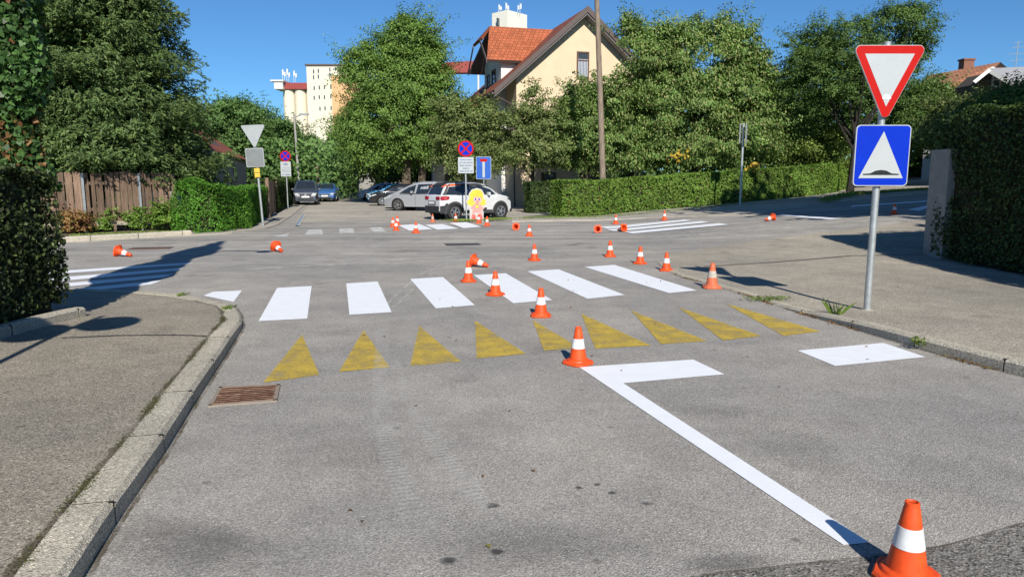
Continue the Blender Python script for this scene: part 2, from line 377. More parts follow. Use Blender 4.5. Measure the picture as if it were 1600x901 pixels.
# painted markings
def mark(pts, mat, label, name='road_marking', h=.005, sub=None):
    m = MB(); n = len(pts)
    if n == 4 and sub:
        A, B, C, D = [Vector(p) for p in pts]; vs = []
        for j in range(sub + 1):
            a = A.lerp(D, j / sub); b = B.lerp(C, j / sub)
            vs += [(p.x, p.y, g(p.x, p.y) + h) for p in (a, b)]
        m.add(vs, [(2 * j, 2 * j + 1, 2 * j + 3, 2 * j + 2) for j in range(sub)])
    else: m.add([(x, y, g(x, y) + h) for x, y in pts], [tuple(range(n))])
    return tag(m.build(name, mat), label, kind='structure')
ordn = ['first', 'second', 'third', 'fourth', 'fifth', 'sixth', 'seventh', 'eighth', 'ninth']
Z = [[(404, 502), (480, 498), (487, 447), (433, 450)], [(546, 492), (612, 488), (590, 440), (541, 443)], [(681, 482), (742, 477), (692, 433), (641, 436)],
     [(802, 474), (863, 469), (790, 427), (740, 430)], [(918, 467), (976, 461), (873, 421), (824, 424)], [(1045, 458), (1089, 454), (960, 414), (913, 417)]]
for i, q in enumerate(Z): mark([gp(*p) for p in q], M_white, f'{ordn[i]} fresh white crosswalk bar from the left')
mark([gp(*p) for p in ((318, 462), (365, 472), (378, 454), (333, 456))], M_white, 'small white corner piece of the crosswalk by the left kerb')
T = [[(411, 598), (499, 586), (472, 523)], [(530, 581), (609, 574), (568, 516)], [(641, 572), (720, 565), (655, 509)], [(745, 560), (822, 553), (742, 501)], [(850, 548), (905, 543), (832, 500)],
     [(930, 545), (1017, 540), (908, 490)], [(1033, 538), (1105, 533), (986, 485)], [(1130, 532), (1190, 525), (1060, 480)], [(1225, 525), (1282, 518), (1133, 474)]]
for i, q in enumerate(T): mark([gp(*p) for p in q], M_yellow, f'{ordn[i]} worn yellow triangle from the left')
mark([gp(*p) for p in ((905, 574), (1083, 562), (1132, 585), (974, 599), (1358, 848), (1318, 852))], M_white, 'fresh white stop bar joined to the long centre line')
mark([gp(*p) for p in ((1246, 548), (1380, 536), (1446, 558), (1305, 572))], M_white, 'fresh white block beside the right kerb')
for i, q in enumerate([[(20, 428), (303, 410), (290, 413.5), (20, 433)], [(20, 439), (288, 418.5), (275, 423), (20, 446)], [(20, 450), (271, 428), (256, 433.5), (20, 456)], [(20, 461), (254, 438), (236, 444.5), (20, 467)]]):
    mark([gp(*p) for p in q], M_white, f'{ordn[i]} long white crosswalk bar beyond the ivy hedge, counted from the far side')
for i, q in enumerate([[(935, 354.6), (948, 357.6), (1081, 345.2), (1070, 343.6)], [(945, 358.6), (958, 361.6), (1109, 347.9), (1096, 346)], [(975, 362.6), (988, 365.6), (1139, 351.6), (1124, 349.4)]]):
    mark([gp(*p) for p in q], M_white, f'{ordn[i]} white crosswalk bar across the right arm', h=.018, sub=16)
for i, q in enumerate([[(622, 352), (655, 350), (676, 358), (640, 360.5)], [(664, 351.5), (690, 350), (717, 357), (684, 359)], [(702, 348), (728, 347), (752, 354.5), (724, 356.5)]]):
    mark([gp(*p) for p in q], M_white, f'{ordn[i]} fresh white bar across the side street mouth')
for i, q in enumerate([[(482, 359), (503, 358.5), (505, 366), (476, 367)], [(530, 357.5), (552, 357), (554, 364), (531, 364.8)], [(576, 355.5), (596, 355), (604, 362), (585, 362.8)], [(425, 369), (447, 365.5), (452, 364.5), (448, 370)]]):
    mark([gp(*p) for p in q], M_oldwhite, f'{ordn[i]} faded old white bar across the side street mouth')
mark([gp(*p) for p in ((1212, 336), (1222, 335), (1318, 342), (1290, 343.5))], M_white, 'white wedge at the mouth of the right arm', h=.012)
mark([gp(*p) for p in ((1330, 321.5), (1450, 313.5), (1450, 315.5), (1330, 323.5))], M_white, 'thin white edge line in the shaded right arm', h=.012, sub=6)
mark([gp(*p) for p in ((1418, 328), (1450, 321), (1450, 325), (1436, 330))], M_white, 'white centre dash in the shaded right arm', h=.012)
M_blue = paint('blue_road_paint', (.20, .26, .33), .8)
mark([gp(*p) for p in ((461, 354), (466, 354), (476, 336), (473, 336))], M_blue, 'blue parking line at the side street mouth', h=.036)
mark([gp(*p) for p in ((466, 354), (468, 354), (477, 336.5), (476, 336))], M_oldwhite, 'white edge beside the blue parking line', h=.036)
# long pale remnants of old line paint
def strip(pxs, wid, mat, label, name='road_streak', h=.004):
    P = [Vector(gp(*p)) for p in pxs]; Q = []
    for i in range(len(P) - 1):
        for k in range(8): Q.append(P[i].lerp(P[i + 1], k / 8))
    Q.append(P[-1]); m = MB(); vs = []
    for i, p in enumerate(Q):
        t = (Q[min(i + 1, len(Q) - 1)] - Q[max(i - 1, 0)]).normalized(); nn = Vector((-t.y, t.x)) * wid / 2
        for s in (-1, 1): q = p + nn * s; vs.append((q.x, q.y, g(q.x, q.y) + h))
    m.add(vs, [(2 * i, 2 * i + 1, 2 * i + 3, 2 * i + 2) for i in range(len(Q) - 1)])
    return tag(m.build(name, mat), label, kind='structure')
strip([(180, 401), (420, 380), (700, 366), (905, 356)], .22, M_dust, 'pale worn line running along the far lane')
strip([(390, 421), (560, 411), (720, 401), (900, 392)], .25, M_dust, 'pale worn line running past the crosswalk')
strip([(1020, 372), (1150, 362), (1290, 353)], .35, M_dust, 'broad pale band before the right arm')
strip([(1040, 366), (1160, 357), (1260, 349)], .3, M_dust, 'second pale band before the right arm')
strip([(600, 480), (625, 455), (660, 428), (720, 402)], .05, M_dust, 'thin pale tyre arc crossing the crosswalk')
strip([(615, 482), (642, 455), (675, 430)], .05, M_dust, 'second thin pale tyre arc crossing the crosswalk')
strip([(430, 356), (520, 353), (600, 352)], .10, M_oldwhite, 'faint old line across the side street mouth')
# dark tar seam and patches
M_tar = paint('tar_seam', (.06, .058, .055), .9)
strip([(1100, 418), (1200, 412), (1330, 401), (1440, 399)], .05, M_tar, 'dark tar seam across the right sidewalk', h=.03)
strip([(1040, 405), (1100, 384), (1180, 372)], .02, M_dust, 'faint kerb edge of the right corner', h=.012)
def strip_h(pxs, wid, mat, label, hf):
    P = [Vector(gp(p[0], p[1], .1)) for p in pxs]; m = MB(); vs = []; Q = []
    for i in range(len(P) - 1):
        for k in range(10): Q.append(P[i].lerp(P[i + 1], k / 10) + Vector((random.uniform(-.008, .008), random.uniform(-.012, .012))))
    for i, p in enumerate(Q):
        for s in (-1, 1): q = p + Vector((0, 1)) * wid / 2 * s * random.uniform(.6, 1.3); vs.append((q.x, q.y, hf(q.x, q.y) + .004))
    m.add(vs, [(2 * i, 2 * i + 1, 2 * i + 3, 2 * i + 2) for i in range(len(Q) - 1)])
    return tag(m.build('sidewalk_crack', mat), label, kind='structure')
strip_h([(95, 531), (180, 527), (270, 526), (330, 528)], .05, M_tar, 'dark crack across the left sidewalk', hw)
strip_h([(1, 890), (60, 846), (110, 842)], .012, M_tar, 'short crack in the near left sidewalk', hw)
mk = [gp(*p) for p in ((1600, 818), (1480, 853), (1380, 868), (1220, 885), (1080, 901))]
tag(sheet('road_patch', mk + [(0.6, 2.3), (.6, 1), (3.6, 1), (4.2, 2.9)], M_dark, lambda x, y: g(x, y) + .004, .4), 'older coarse dark asphalt at the near edge', kind='structure')

# stains: oil, old gum, damp looking dark patches in the asphalt
def stain(px, py, rx_, ry_, k, rot=0):
    if 'stain%g' % k not in _pc:
        a = N('road_stain'); uv = a.n('UVMap'); ds = a.n('VectorMath', operation='LENGTH'); a.l(uv.outputs[0], ds.inputs[0])
        rad = a.math('SUBTRACT', 1.0, ds.outputs['Value']); nz = a.math('MULTIPLY', a.math('SUBTRACT', a.noise(9 if k > .5 else 3.5, 6, .75), .5), 1.5)
        al = a.math('MULTIPLY', a.ramp(a.math('ADD', rad, nz), [(.12, 0), (.75, 1)]), k)
        _pc['stain%g' % k] = a.fin((.07, .07, .07), .9, alpha=al)
    x, y = gp(px, py); m = MB(); n = 20; cr, sr = math.cos(R(rot)), math.sin(R(rot)); vs = [(x, y, g(x, y) + .0035)]; uvs = [(0, 0)]
    for i in range(n):
        c_, s_ = math.cos(6.2832 * i / n), math.sin(6.2832 * i / n); a_, b_ = c_ * rx_, s_ * ry_; X, Y_ = x + a_ * cr - b_ * sr, y + a_ * sr + b_ * cr; vs.append((X, Y_, g(X, Y_) + .0035)); uvs.append((c_, s_))
    m.add(vs, [(0, i + 1, (i + 1) % n + 1) for i in range(n)]); o = m.build('road_stain', _pc['stain%g' % k]); ul = o.data.uv_layers.new(name='UVMap')
    for lp_ in o.data.loops: ul.data[lp_.index].uv = uvs[lp_.vertex_index]
    return tag(o, 'dark stain in the asphalt', kind='structure')
for a_ in ((300, 850, .62, .30, .26, -20), (880, 850, .9, .3, .16, 5), (1010, 787, .06, .035, .5), (957, 770, .035, .03, .8), (933, 757, .03, .02, .8), (905, 762, .03, .025, .8), (776, 862, .045, .035, .8), (701, 876, .05, .045, .8),
           (840, 540, .35, .5, .13, 30), (1240, 700, .5, .5, .12, 0), (520, 520, .5, .3, .12, 0), (640, 392, 1.2, .5, .16, 10), (895, 383, .25, .12, .8), (925, 387, .2, .1, .8), (905, 381, .22, .1, .8), (770, 790, .05, .04, .8), (1130, 880, .35, .12, .26, 10), (560, 700, .5, .4, .12, 0), (1100, 640, .5, .3, .12, 0)): stain(*a_)
# tyre tread marks
def tread(pxs, wid, label):
    a = N('tread_dust'); uv = a.n('UVMap'); sx = a.n('SeparateXYZ'); a.l(uv.outputs[0], sx.inputs[0])
    wv = a.math('FRACT', a.math('MULTIPLY', sx.outputs[1], 1.0)); bars = a.ramp(wv, [(.35, 1), (.55, .1), (.9, .1), (1, 1)])
    ns = a.ramp(a.noise(7, 6, .8), [(.38, 0), (.70, .72)]); edge = a.ramp(sx.outputs[0], [(0, 0), (.15, 1), (.85, 1), (1, 0)])
    al = a.math('MULTIPLY', a.math('MULTIPLY', bars, ns), edge)
    mat = a.fin((.60, .585, .56), .9, alpha=al)
    P = [Vector(gp(*p)) for p in pxs]; Q = []
    for i in range(len(P) - 1):
        p0, p1, p2, p3 = P[max(i - 1, 0)], P[i], P[i + 1], P[min(i + 2, len(P) - 1)]
        for k in range(12):
            t = k / 12; Q.append(.5 * ((2 * p1) + (p2 - p0) * t + (2 * p0 - 5 * p1 + 4 * p2 - p3) * t * t + (3 * p1 - p0 - 3 * p2 + p3) * t ** 3))
    Q.append(P[-1]); vs = []; L = [0]
    for a_, b_ in zip(Q, Q[1:]): L.append(L[-1] + (b_ - a_).length)
    for i, p in enumerate(Q):
        t = (Q[min(i + 1, len(Q) - 1)] - Q[max(i - 1, 0)]).normalized(); nn = Vector((-t.y, t.x)) * wid / 2
        for s in (-1, 1): q = p + nn * s; vs.append((q.x, q.y, g(q.x, q.y) + .0065))
    me = bpy.data.meshes.new('tyre_track'); fs = [(2 * i, 2 * i + 1, 2 * i + 3, 2 * i + 2) for i in range(len(Q) - 1)]
    me.from_pydata(vs, [], fs); ul = me.uv_layers.new(name='UVMap')
    for pl in me.polygons:
        for li in pl.loop_indices:
            vi = me.loops[li].vertex_index; ul.data[li].uv = (vi % 2, L[vi // 2] / .052)
    me.materials.append(mat); tag(link('tyre_track', me), label, kind='structure')
tread([(660, 830), (640, 790), (617, 730), (601, 670), (596, 620), (596, 560), (600, 500)], .17, 'pale tread mark of a tyre, nearer the left kerb')
tread([(760, 800), (730, 760), (690, 710), (655, 650), (628, 600), (612, 560)], .15, 'fainter pale tread mark curving beside the first')

# ================================================================ FOLIAGE TOOLS
def unit(a): return a / np.maximum(np.linalg.norm(a, axis=1, keepdims=True), 1e-9)
def leaf_quads(c, nrm, L, Wd, ldir=None, jit=.8):
    """rhombic leaves at centres c, facing roughly nrm"""
    n = len(c); nn = unit(nrm + rng.normal(size=(n, 3)) * jit)
    d = rng.normal(size=(n, 3)) if ldir is None else ldir + rng.normal(size=(n, 3)) * .35
    a = unit(d - nn * np.sum(d * nn, 1, keepdims=True)); b = np.cross(nn, a)
    l = (L * rng.uniform(.65, 1.25, n))[:, None]; w_ = (Wd * rng.uniform(.7, 1.2, n))[:, None]
    fold = nn * w_ * .22
    v = np.stack([c - a * l * .5, c + b * w_ * .5 + a * l * .06 + fold, c + a * l * .5, c - b * w_ * .5 + a * l * .06 + fold], 1)
    return v.reshape(-1, 3)
def sph(n):
    return unit(rng.normal(size=(n, 3)))
def crown(lobes, ncl, per, clr, L, Wd, shell=.62, droop=0.0):
    """leaf clumps spread through the outer volume of the lobes; returns verts, clump centres"""
    vol = np.array([l[3] * l[4] * l[5] for l in lobes]) ** .62; pick = rng.choice(len(lobes), ncl, p=vol / vol.sum())
    lb = np.array(lobes)[pick]; d = sph(ncl); r = rng.uniform(shell ** 3, 1.0, ncl) ** (1 / 3.) * rng.uniform(.88, 1.1, ncl)
    cc = lb[:, :3] + d * lb[:, 3:6] * r[:, None]
    # leave random holes
    ph = rng.uniform(0, 6, 3); fr = 1.3 / (lb[:, 3].mean() * .55)
    fr *= 1.25; f = np.sin(cc[:, 0] * fr + ph[0]) + np.sin(cc[:, 1] * fr * 1.1 + ph[1]) + np.sin(cc[:, 2] * fr * 1.3 + ph[2])
    keep = f > -1.45; cc = cc[keep]; d = d[keep]; n = len(cc)
    cr = clr * rng.uniform(.45, 1.35, n)
    ci = np.repeat(np.arange(n), per); off = rng.normal(size=(len(ci), 3)) * .48; off = off / np.maximum(1, np.linalg.norm(off, axis=1, keepdims=True) / 1.05); off[:, 2] *= .55
    spr = rng.random(n) < .35; cc[spr] += d[spr] * (cr[spr] * .5)[:, None]; st = np.where(spr, 1.1, 0)[ci]
    off = off * np.where(spr[ci], .7, 1)[:, None] + d[ci] * (np.sum(off * d[ci], 1) * st)[:, None]
    c = cc[ci] + off * cr[ci][:, None]
    nrm = d[ci] * .7 + unit(off) * .4 + np.array([0, 0, .55])
    ld = None
    if droop: ld = d[ci] * .6 + np.array([0, 0, -droop])
    return leaf_quads(c, nrm, L, Wd, ld, .65), cc
def limbs(m, base, top, cc, r0, n=14, spread=1.0):
    """tapered trunk from base to top with limbs reaching to clump centres"""
    base, top = Vector(base), Vector(top); H = (top - base)
    pts = [base + H * t + Vector((math.sin(t * 5 + base.x) * .12, math.cos(t * 4) * .1, 0)) * H.length * .1 * spread for t in np.linspace(0, 1, 8)]
    rad = [r0 * (1.25 if i == 0 else 1) * (1 - .8 * i / 7) for i in range(8)]
    m.tube(pts, rad, 9)
    if len(cc) == 0: return
    for i in rng.choice(len(cc), min(n, len(cc)), replace=False):
        e = Vector(cc[i]); t = random.uniform(.3, .95); k = t * 7; s = pts[int(k)].lerp(pts[min(7, int(k) + 1)], k % 1)
        md = s.lerp(e, .5) + Vector((0, 0, -(e - s).length * .1)) if e.z > s.z else s.lerp(e, .5) + Vector((0, 0, .3))
        r = r0 * (1 - .75 * t) * .55
        m.tube([s, s.lerp(md, .5), md, md.lerp(e, .55) + Vector((0, 0, .1)), e], [r, r * .8, r * .6, r * .4, r * .15], 6)
        for _ in range(2):
            j = rng.integers(len(cc)); e2 = Vector(cc[j])
            if (e2 - md).length < (e - s).length * .8: m.tube([md, md.lerp(e2, .5) + Vector((0, 0, .12)), e2], [r * .5, r * .3, r * .1], 5)
def tree(name, label, cat, Y, trunk_px, base_z, lobes_px, mat, barkm, r0, ncl, per, clr, L, Wd, depth=.8, group=None, ntr=1, n_l=16, topf=.75, extra=None, shell=.62, droop=0.0):
    """lobes_px: (px, py, rx_px, rz_px) in the photo at distance Y"""
    s = Y / F * 1.02; lobes = []
    for i, (px, py, rx_, rz_) in enumerate(lobes_px):
        p = W(px, py, Y + random.uniform(-.25, .25) * rx_ * s * .8)
        lobes.append((p.x, p.y, p.z, rx_ * s, rx_ * s * depth, rz_ * s))
    bx_ = W(trunk_px, 281, Y).x; root = thing(name, label, cat, (bx_, Y, base_z), 0, group)
    v, cc = crown(lobes, ncl, per, clr, L, Wd, shell, droop); off = np.array([bx_, Y, base_z])
    npmesh('crown', v - off, len(v) // 4, [mat], root)
    m = MB(); zt = max(l[2] for l in lobes); cx = np.mean([l[0] for l in lobes]); cl = cc - off
    limbs(m, (0, 0, -.1), ((cx - bx_) * .6, 0, (zt - base_z) * topf), cl, r0, n_l)
    for k in range(1, ntr): limbs(m, (k * 1.0, .3, -.1), ((cx - bx_) * .6 + 1.6 * k, .4, (zt - base_z) * topf * .9), cl, r0 * .85, n_l)
    m.build('trunk', barkm, root, smooth=True)
    if extra: extra(root, cl)
    return root

def hedge(name, label, path, h, thick, mat, dens, L, Wd, z0=None, cat='hedge', group=None, wob=.08, patches=None, hfun=None, parent=None, minz=.02):
    """clipped hedge along a ground path (the path is the side towards the road)"""
    P = [Vector(p) for p in path]
    c0 = P[0]; zf = (lambda x, y: g(x, y) + (z0 or 0))
    root = parent or thing(name, label, cat, (c0.x, c0.y, zf(c0.x, c0.y)), 0, group); off = np.array([c0.x, c0.y, zf(c0.x, c0.y)])
    core = MB(); vs = []; nv = []; seg = []
    cum = [0]
    for a, b in zip(P, P[1:]): cum.append(cum[-1] + (b - a).length)
    tot = cum[-1]; H = (lambda s: h) if hfun is None else hfun
    def at(s):
        s = np.clip(s, 0, tot - 1e-6); i = np.clip(np.searchsorted(cum, s, side='right') - 1, 0, len(P) - 2)
        A = np.array([[p.x, p.y] for p in P]); cu = np.array(cum); t = (s - cu[i]) / (cu[i + 1] - cu[i])
        d = A[i + 1] - A[i]; dn = d / np.linalg.norm(d, axis=-1, keepdims=True); nr = np.stack([-dn[..., 1], dn[..., 0]], -1)
        return A[i] + d * t[..., None], dn, nr
    Hs = np.vectorize(lambda s: float(H(s)))
    def bulge(s, z): return wob * (np.sin(s * 1.7 + z * 2) * .5 + np.sin(s * 4.3 + 1.3 + z * 5) * .3 + np.sin(z * 3.1 + s * .6) * .4)
    faces = []
    hm = float(np.mean(Hs(np.linspace(0, tot, 20))))
    def put(n, s, tt, z, nr3, jit):
        p, dn, nr = at(s); q = p + nr * tt[:, None]
        zz = np.array([zf(*k) for k in q]); c = np.column_stack([q, zz + z]); return c, dn, nr
    out = []
    # front & back
    for side in (0, 1):
        if side and thick < .2: continue
        n = int(dens * tot * hm * (1 if side == 0 else .25)); s = rng.uniform(0, tot, n); z = rng.uniform(minz, 1, n) * Hs(s)
        inset = np.abs(rng.normal(size=n)) * .06 - bulge(s, z)
        t = inset if side == 0 else thick - inset
        c, dn, nr = put(n, s, t, z, None, 0)
        nrm = np.column_stack([-nr if side == 0 else nr, np.full(n, .25)])
        out.append((c, nrm))
    n = int(dens * tot * thick * 1.1); s = rng.uniform(0, tot, n); t = rng.uniform(0, 1, n) * thick; hh = Hs(s)
    c, dn, nr = put(n, s, t, hh - np.abs(rng.normal(size=n)) * .05 + bulge(s, t) * .7 + (rng.random(n) < .02) * rng.uniform(0, .12, n), None, 0)
    out.append((c, np.column_stack([-nr * .2, np.full(n, 1.)])))
    for end in (0, 1):
        n = int(dens * thick * hm * 1.1); s = np.full(n, tot * end * 1.0); t = rng.uniform(0, 1, n) * thick; z = rng.uniform(minz, 1, n) * float(H(tot * end))
        c, dn, nr = put(n, s, t, z, None, 0); o_ = (1 if end else -1)
        c[:, :2] += dn * o_ * (bulge(t * 3, z) - np.abs(rng.normal(size=n)) * .05)[:, None]
        out.append((c, np.column_stack([dn * o_, np.full(n, .25)])))
    c = np.concatenate([o[0] for o in out]); nrm = np.concatenate([o[1] for o in out])
    v = leaf_quads(c, nrm, L, Wd, None, .75) - off
    mi = None; mats = [mat]
    if patches:
        mats = [mat, L_red, L_yel]; mi = np.zeros(len(c), int)
        for (x, y, z, r, k, pr) in patches:
            dd = np.linalg.norm(c - np.array([x, y, z]), axis=1); mi[(dd < r) & (rng.random(len(c)) < pr)] = k
        mi2 = rng.random(len(c)) < .012; mi[mi2] = 1
    npmesh('foliage', v, len(c), mats, root, mi=mi)
    # twiggy dark core
    iw = max(.13, wob * 1.05); k = max(2, int(tot / 1.0) + 1); ss = np.linspace(iw, tot - iw, k); A, dn, nr = at(ss); vs = []
    for i in range(k):
        hh = float(H(ss[i])) - max(.12, wob * .9)
        for t, z in ((iw, .0), (thick - iw, .0), (thick - iw, hh), (iw, hh)):
            q = A[i] + nr[i] * t; vs.append((q[0] - off[0], q[1] - off[1], zf(*q) + z - off[2]))
    fs = [(4 * i + a, 4 * i + (a + 1) % 4, 4 * i + 4 + (a + 1) % 4, 4 * i + 4 + a) for i in range(k - 1) for a in range(4)] + [(3, 2, 1, 0), (4 * k - 4, 4 * k - 3, 4 * k - 2, 4 * k - 1)]
    MB().add(vs, fs).build('branches', B_core, root)
    return root
def shrub(name, label, cat, loc, r, h, mat, n, L, Wd, group=None, stems=True):
    root = thing(name, label, cat, loc, 0, group)
    v, cc = crown([(0, 0, h * .5, r, r, h * .5), (r * .35, -.1, h * .35, r * .7, r * .7, h * .35), (-r * .4, 0, h * .4, r * .6, r * .6, h * .4)], max(20, n // 25), 25, r * .45, L, Wd, .3)
    v[:, 2] = np.maximum(v[:, 2], .01); npmesh('foliage', v, len(v) // 4, [mat], root)
    m = MB()
    for i in range(7):
        e = cc[rng.integers(len(cc))]; m.tube([(0, 0, -.02), (e[0] * .4, e[1] * .4, e[2] * .5), tuple(e)], [.02, .014, .005], 5)
    m.build('stems', B_bark, root); return root
def tuft(name, label, loc, n, h, spread, mat=None, kind=None):
    c = np.zeros((n, 3)); c[:, :2] = rng.normal(size=(n, 2)) * spread; a = rng.uniform(0, 6.28, n); hh = h * rng.uniform(.4, 1.1, n)
    lean = rng.normal(size=(n, 2)) * .45 * hh[:, None]; wv = np.column_stack([np.cos(a), np.sin(a), np.zeros(n)]) * .0045 * (1 + h)
    tip = c + np.column_stack([lean, hh]); mid = c + np.column_stack([lean * .35, hh * .6])
    v = np.stack([c - wv, c + wv, mid + wv * .9, tip], 1).reshape(-1, 3)
    o = npmesh(name, v, n, [mat or L_grass]); o.location = loc
    return tag(o, label, None if kind else 'weed', None, kind)

# ---------------------------------------------------------------- hedges
hedge('hedge', 'long clipped green hedge with brown patches beyond the junction, right of the white car', [gp(878, 339)] + [gp(1000, 331), gp(1160, 317), gp(1300, 303), gp(1450, 290), gp(1560, 284)], 1.72, 1.2, L_hedge, 420, .13, .085,
      patches=[(*gp(1030, 335), 1.0, .8, 1, .5), (*gp(1035, 335), 1.5, .6, 1, .4), (*gp(1150, 330), .6, .7, 1, .45), (*gp(1000, 333), 1.4, .7, 1, .3), (*gp(1190, 318), 1.5, 1.1, 1, .3)])
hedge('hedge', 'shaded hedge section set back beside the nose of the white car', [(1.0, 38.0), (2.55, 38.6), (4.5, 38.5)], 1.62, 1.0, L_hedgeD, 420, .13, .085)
hedge('hedge', 'bright green rounded hedge block beside the board fence', [gp(274, 362), gp(300, 366), gp(345, 364), gp(387, 357)], 1.62, 1.3, L_hedge2, 750, .075, .05, wob=.26, hfun=lambda s: 1.66 - .22 * max(0, 1 - s / .6) - .15 * max(0, (s - 2.4) / .8))
hedge('hedge', 'hedge running up the side street behind the bare back of the road sign', [gp(390, 357), gp(414, 343), gp(424, 337)], 1.45, 1.1, L_hedge2, 500, .09, .06, wob=.12)
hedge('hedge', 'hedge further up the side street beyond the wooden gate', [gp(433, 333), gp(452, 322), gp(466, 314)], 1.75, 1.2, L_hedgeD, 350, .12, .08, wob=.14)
# near left: ivy hedge
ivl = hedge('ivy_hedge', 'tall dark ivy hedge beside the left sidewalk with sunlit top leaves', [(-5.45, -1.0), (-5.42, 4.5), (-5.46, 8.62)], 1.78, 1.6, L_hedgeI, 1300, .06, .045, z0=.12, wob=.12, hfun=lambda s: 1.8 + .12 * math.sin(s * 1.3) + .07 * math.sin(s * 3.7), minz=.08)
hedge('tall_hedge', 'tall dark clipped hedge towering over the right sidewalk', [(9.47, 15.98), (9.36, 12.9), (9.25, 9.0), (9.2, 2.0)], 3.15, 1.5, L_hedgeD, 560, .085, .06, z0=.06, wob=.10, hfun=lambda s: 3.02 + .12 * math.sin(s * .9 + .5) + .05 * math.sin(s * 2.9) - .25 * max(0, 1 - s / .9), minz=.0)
hedge('hedge', 'end of the tall garden hedge turning behind the concrete pillar', [(20, 17.2), (10.5, 16.6)], 2.6, 1.0, L_hedgeD, 220, .09, .06, z0=.1)
# pillar at the end of the right hedge
pm = MB(); pm.prism([(9.42, 15.55), (9.72, 15.52), (9.76, 16.25), (9.45, 16.3)], 'z', .02, 2.42)
pp = pm.build('garden_pillar', M_conc, bevel=.02); tag(pp, 'weathered grey concrete pillar at the end of the tall dark hedge', 'pillar')
# low stone edging under ivy hedge
kerb('garden_edging', [(-5.30, -1.0), (-5.28, 4.5), (-5.33, 8.75)], .12, 1, lambda x, y: hs(y) + .11, 'low stone edging under the ivy hedge', seg=1.2)

# ivy-clad pole at the left
def ivy_leaves(c, nrm, sz, jit=.5):
    n = len(c); nn = unit(nrm + rng.normal(size=(n, 3)) * jit); d = np.array([0, 0, -1.]) + rng.normal(size=(n, 3)) * .5
    a = unit(d - nn * np.sum(d * nn, 1, keepdims=True)); b = np.cross(nn, a); s = (sz * rng.uniform(.5, 1.25, n))[:, None]
    sh = [(-.35, 0), (-.5, .38), (-.1, .62), (.15, .42), (.75, 0), (.15, -.42), (-.1, -.62), (-.5, -.38)]
    return np.stack([c + a * s * x * .9 + b * s * y * .9 + nn * s * abs(y) * .15 for x, y in sh], 1).reshape(-1, 3)
px0, py0 = -6.1, 8.7
root = thing('ivy_pole', 'utility pole smothered in large ivy leaves with dry reddish patches', 'ivy pole', (px0, py0, .12))
n = 38000; z = rng.uniform(1.5, 7.6, n); rad = np.interp(z, [0, 2, 4, 5.5, 6.6, 7.6], [.5, .52, .5, .42, .32, .12]) * (1 + .22 * np.sin(z * 2.4) + .1 * np.sin(z * 5)); th = rng.uniform(0, 6.283, n)
rr = rad * (1 + .2 * np.sin(th * 3 + z)) - np.abs(rng.normal(size=n)) * .14
c = np.column_stack([np.cos(th) * rr, np.sin(th) * rr, z]); nr_ = np.column_stack([np.cos(th), np.sin(th), np.full(n, .35)])
dry = ((np.abs(z - 2.15 - .15 * np.sin(th * 4)) < .32) & (rng.random(n) < .3)) | (rng.random(n) < .012)
npmesh('ivy', ivy_leaves(c, nr_, .068, .9), n, [L_ivy, L_red], root, 8, dry.astype(int))
m = MB(); m.tube([(0, 0, -.1), (0, 0, 4), (.02, 0, 8.0)], [.14, .13, .11], 12); m.build('pole', B_pole, root, True)
m = MB(); m.tube([(0, 0, 5.8), (.8, .1, 6.0), (1.5, .15, 5.95)], .05, 8); m.build('lamp_arm', galv(), root, True)
m = MB(); m.lathe([(.0, .14), (.1, .12), (.2, .0), (.16, -.08), (0, -.1)], 14, (1.65, .15, 5.85)); m.build('lamp_head', galv(), root, True)
m = MB(); m.lathe([(.0, .6), (.7, .58), (.8, .3), (.6, 0), (0, 0)], 10, (0, 0, 1.5)); 
# traffic mirrors standing outside the left of the frame; their shadows fall on the sidewalk
root = thing('mirror_post', 'steel post with two round mirrors standing on the near left sidewalk', 'mirror post', (-4.05, 3.2, .12))
m = MB(); m.tube([(0, 0, -.1), (0, 0, 3.75)], .038, 12); m.build('post', galv(), root, True)
for zz, xx in ((3.42, .30), (3.02, -.28)):
    m = MB(); m.lathe([(0, -.05), (.3, -.03), (.335, 0), (.335, .03), (0, .05)], 28, (xx, -.06, zz), 'y'); m.build('mirror', signback(), root, True)

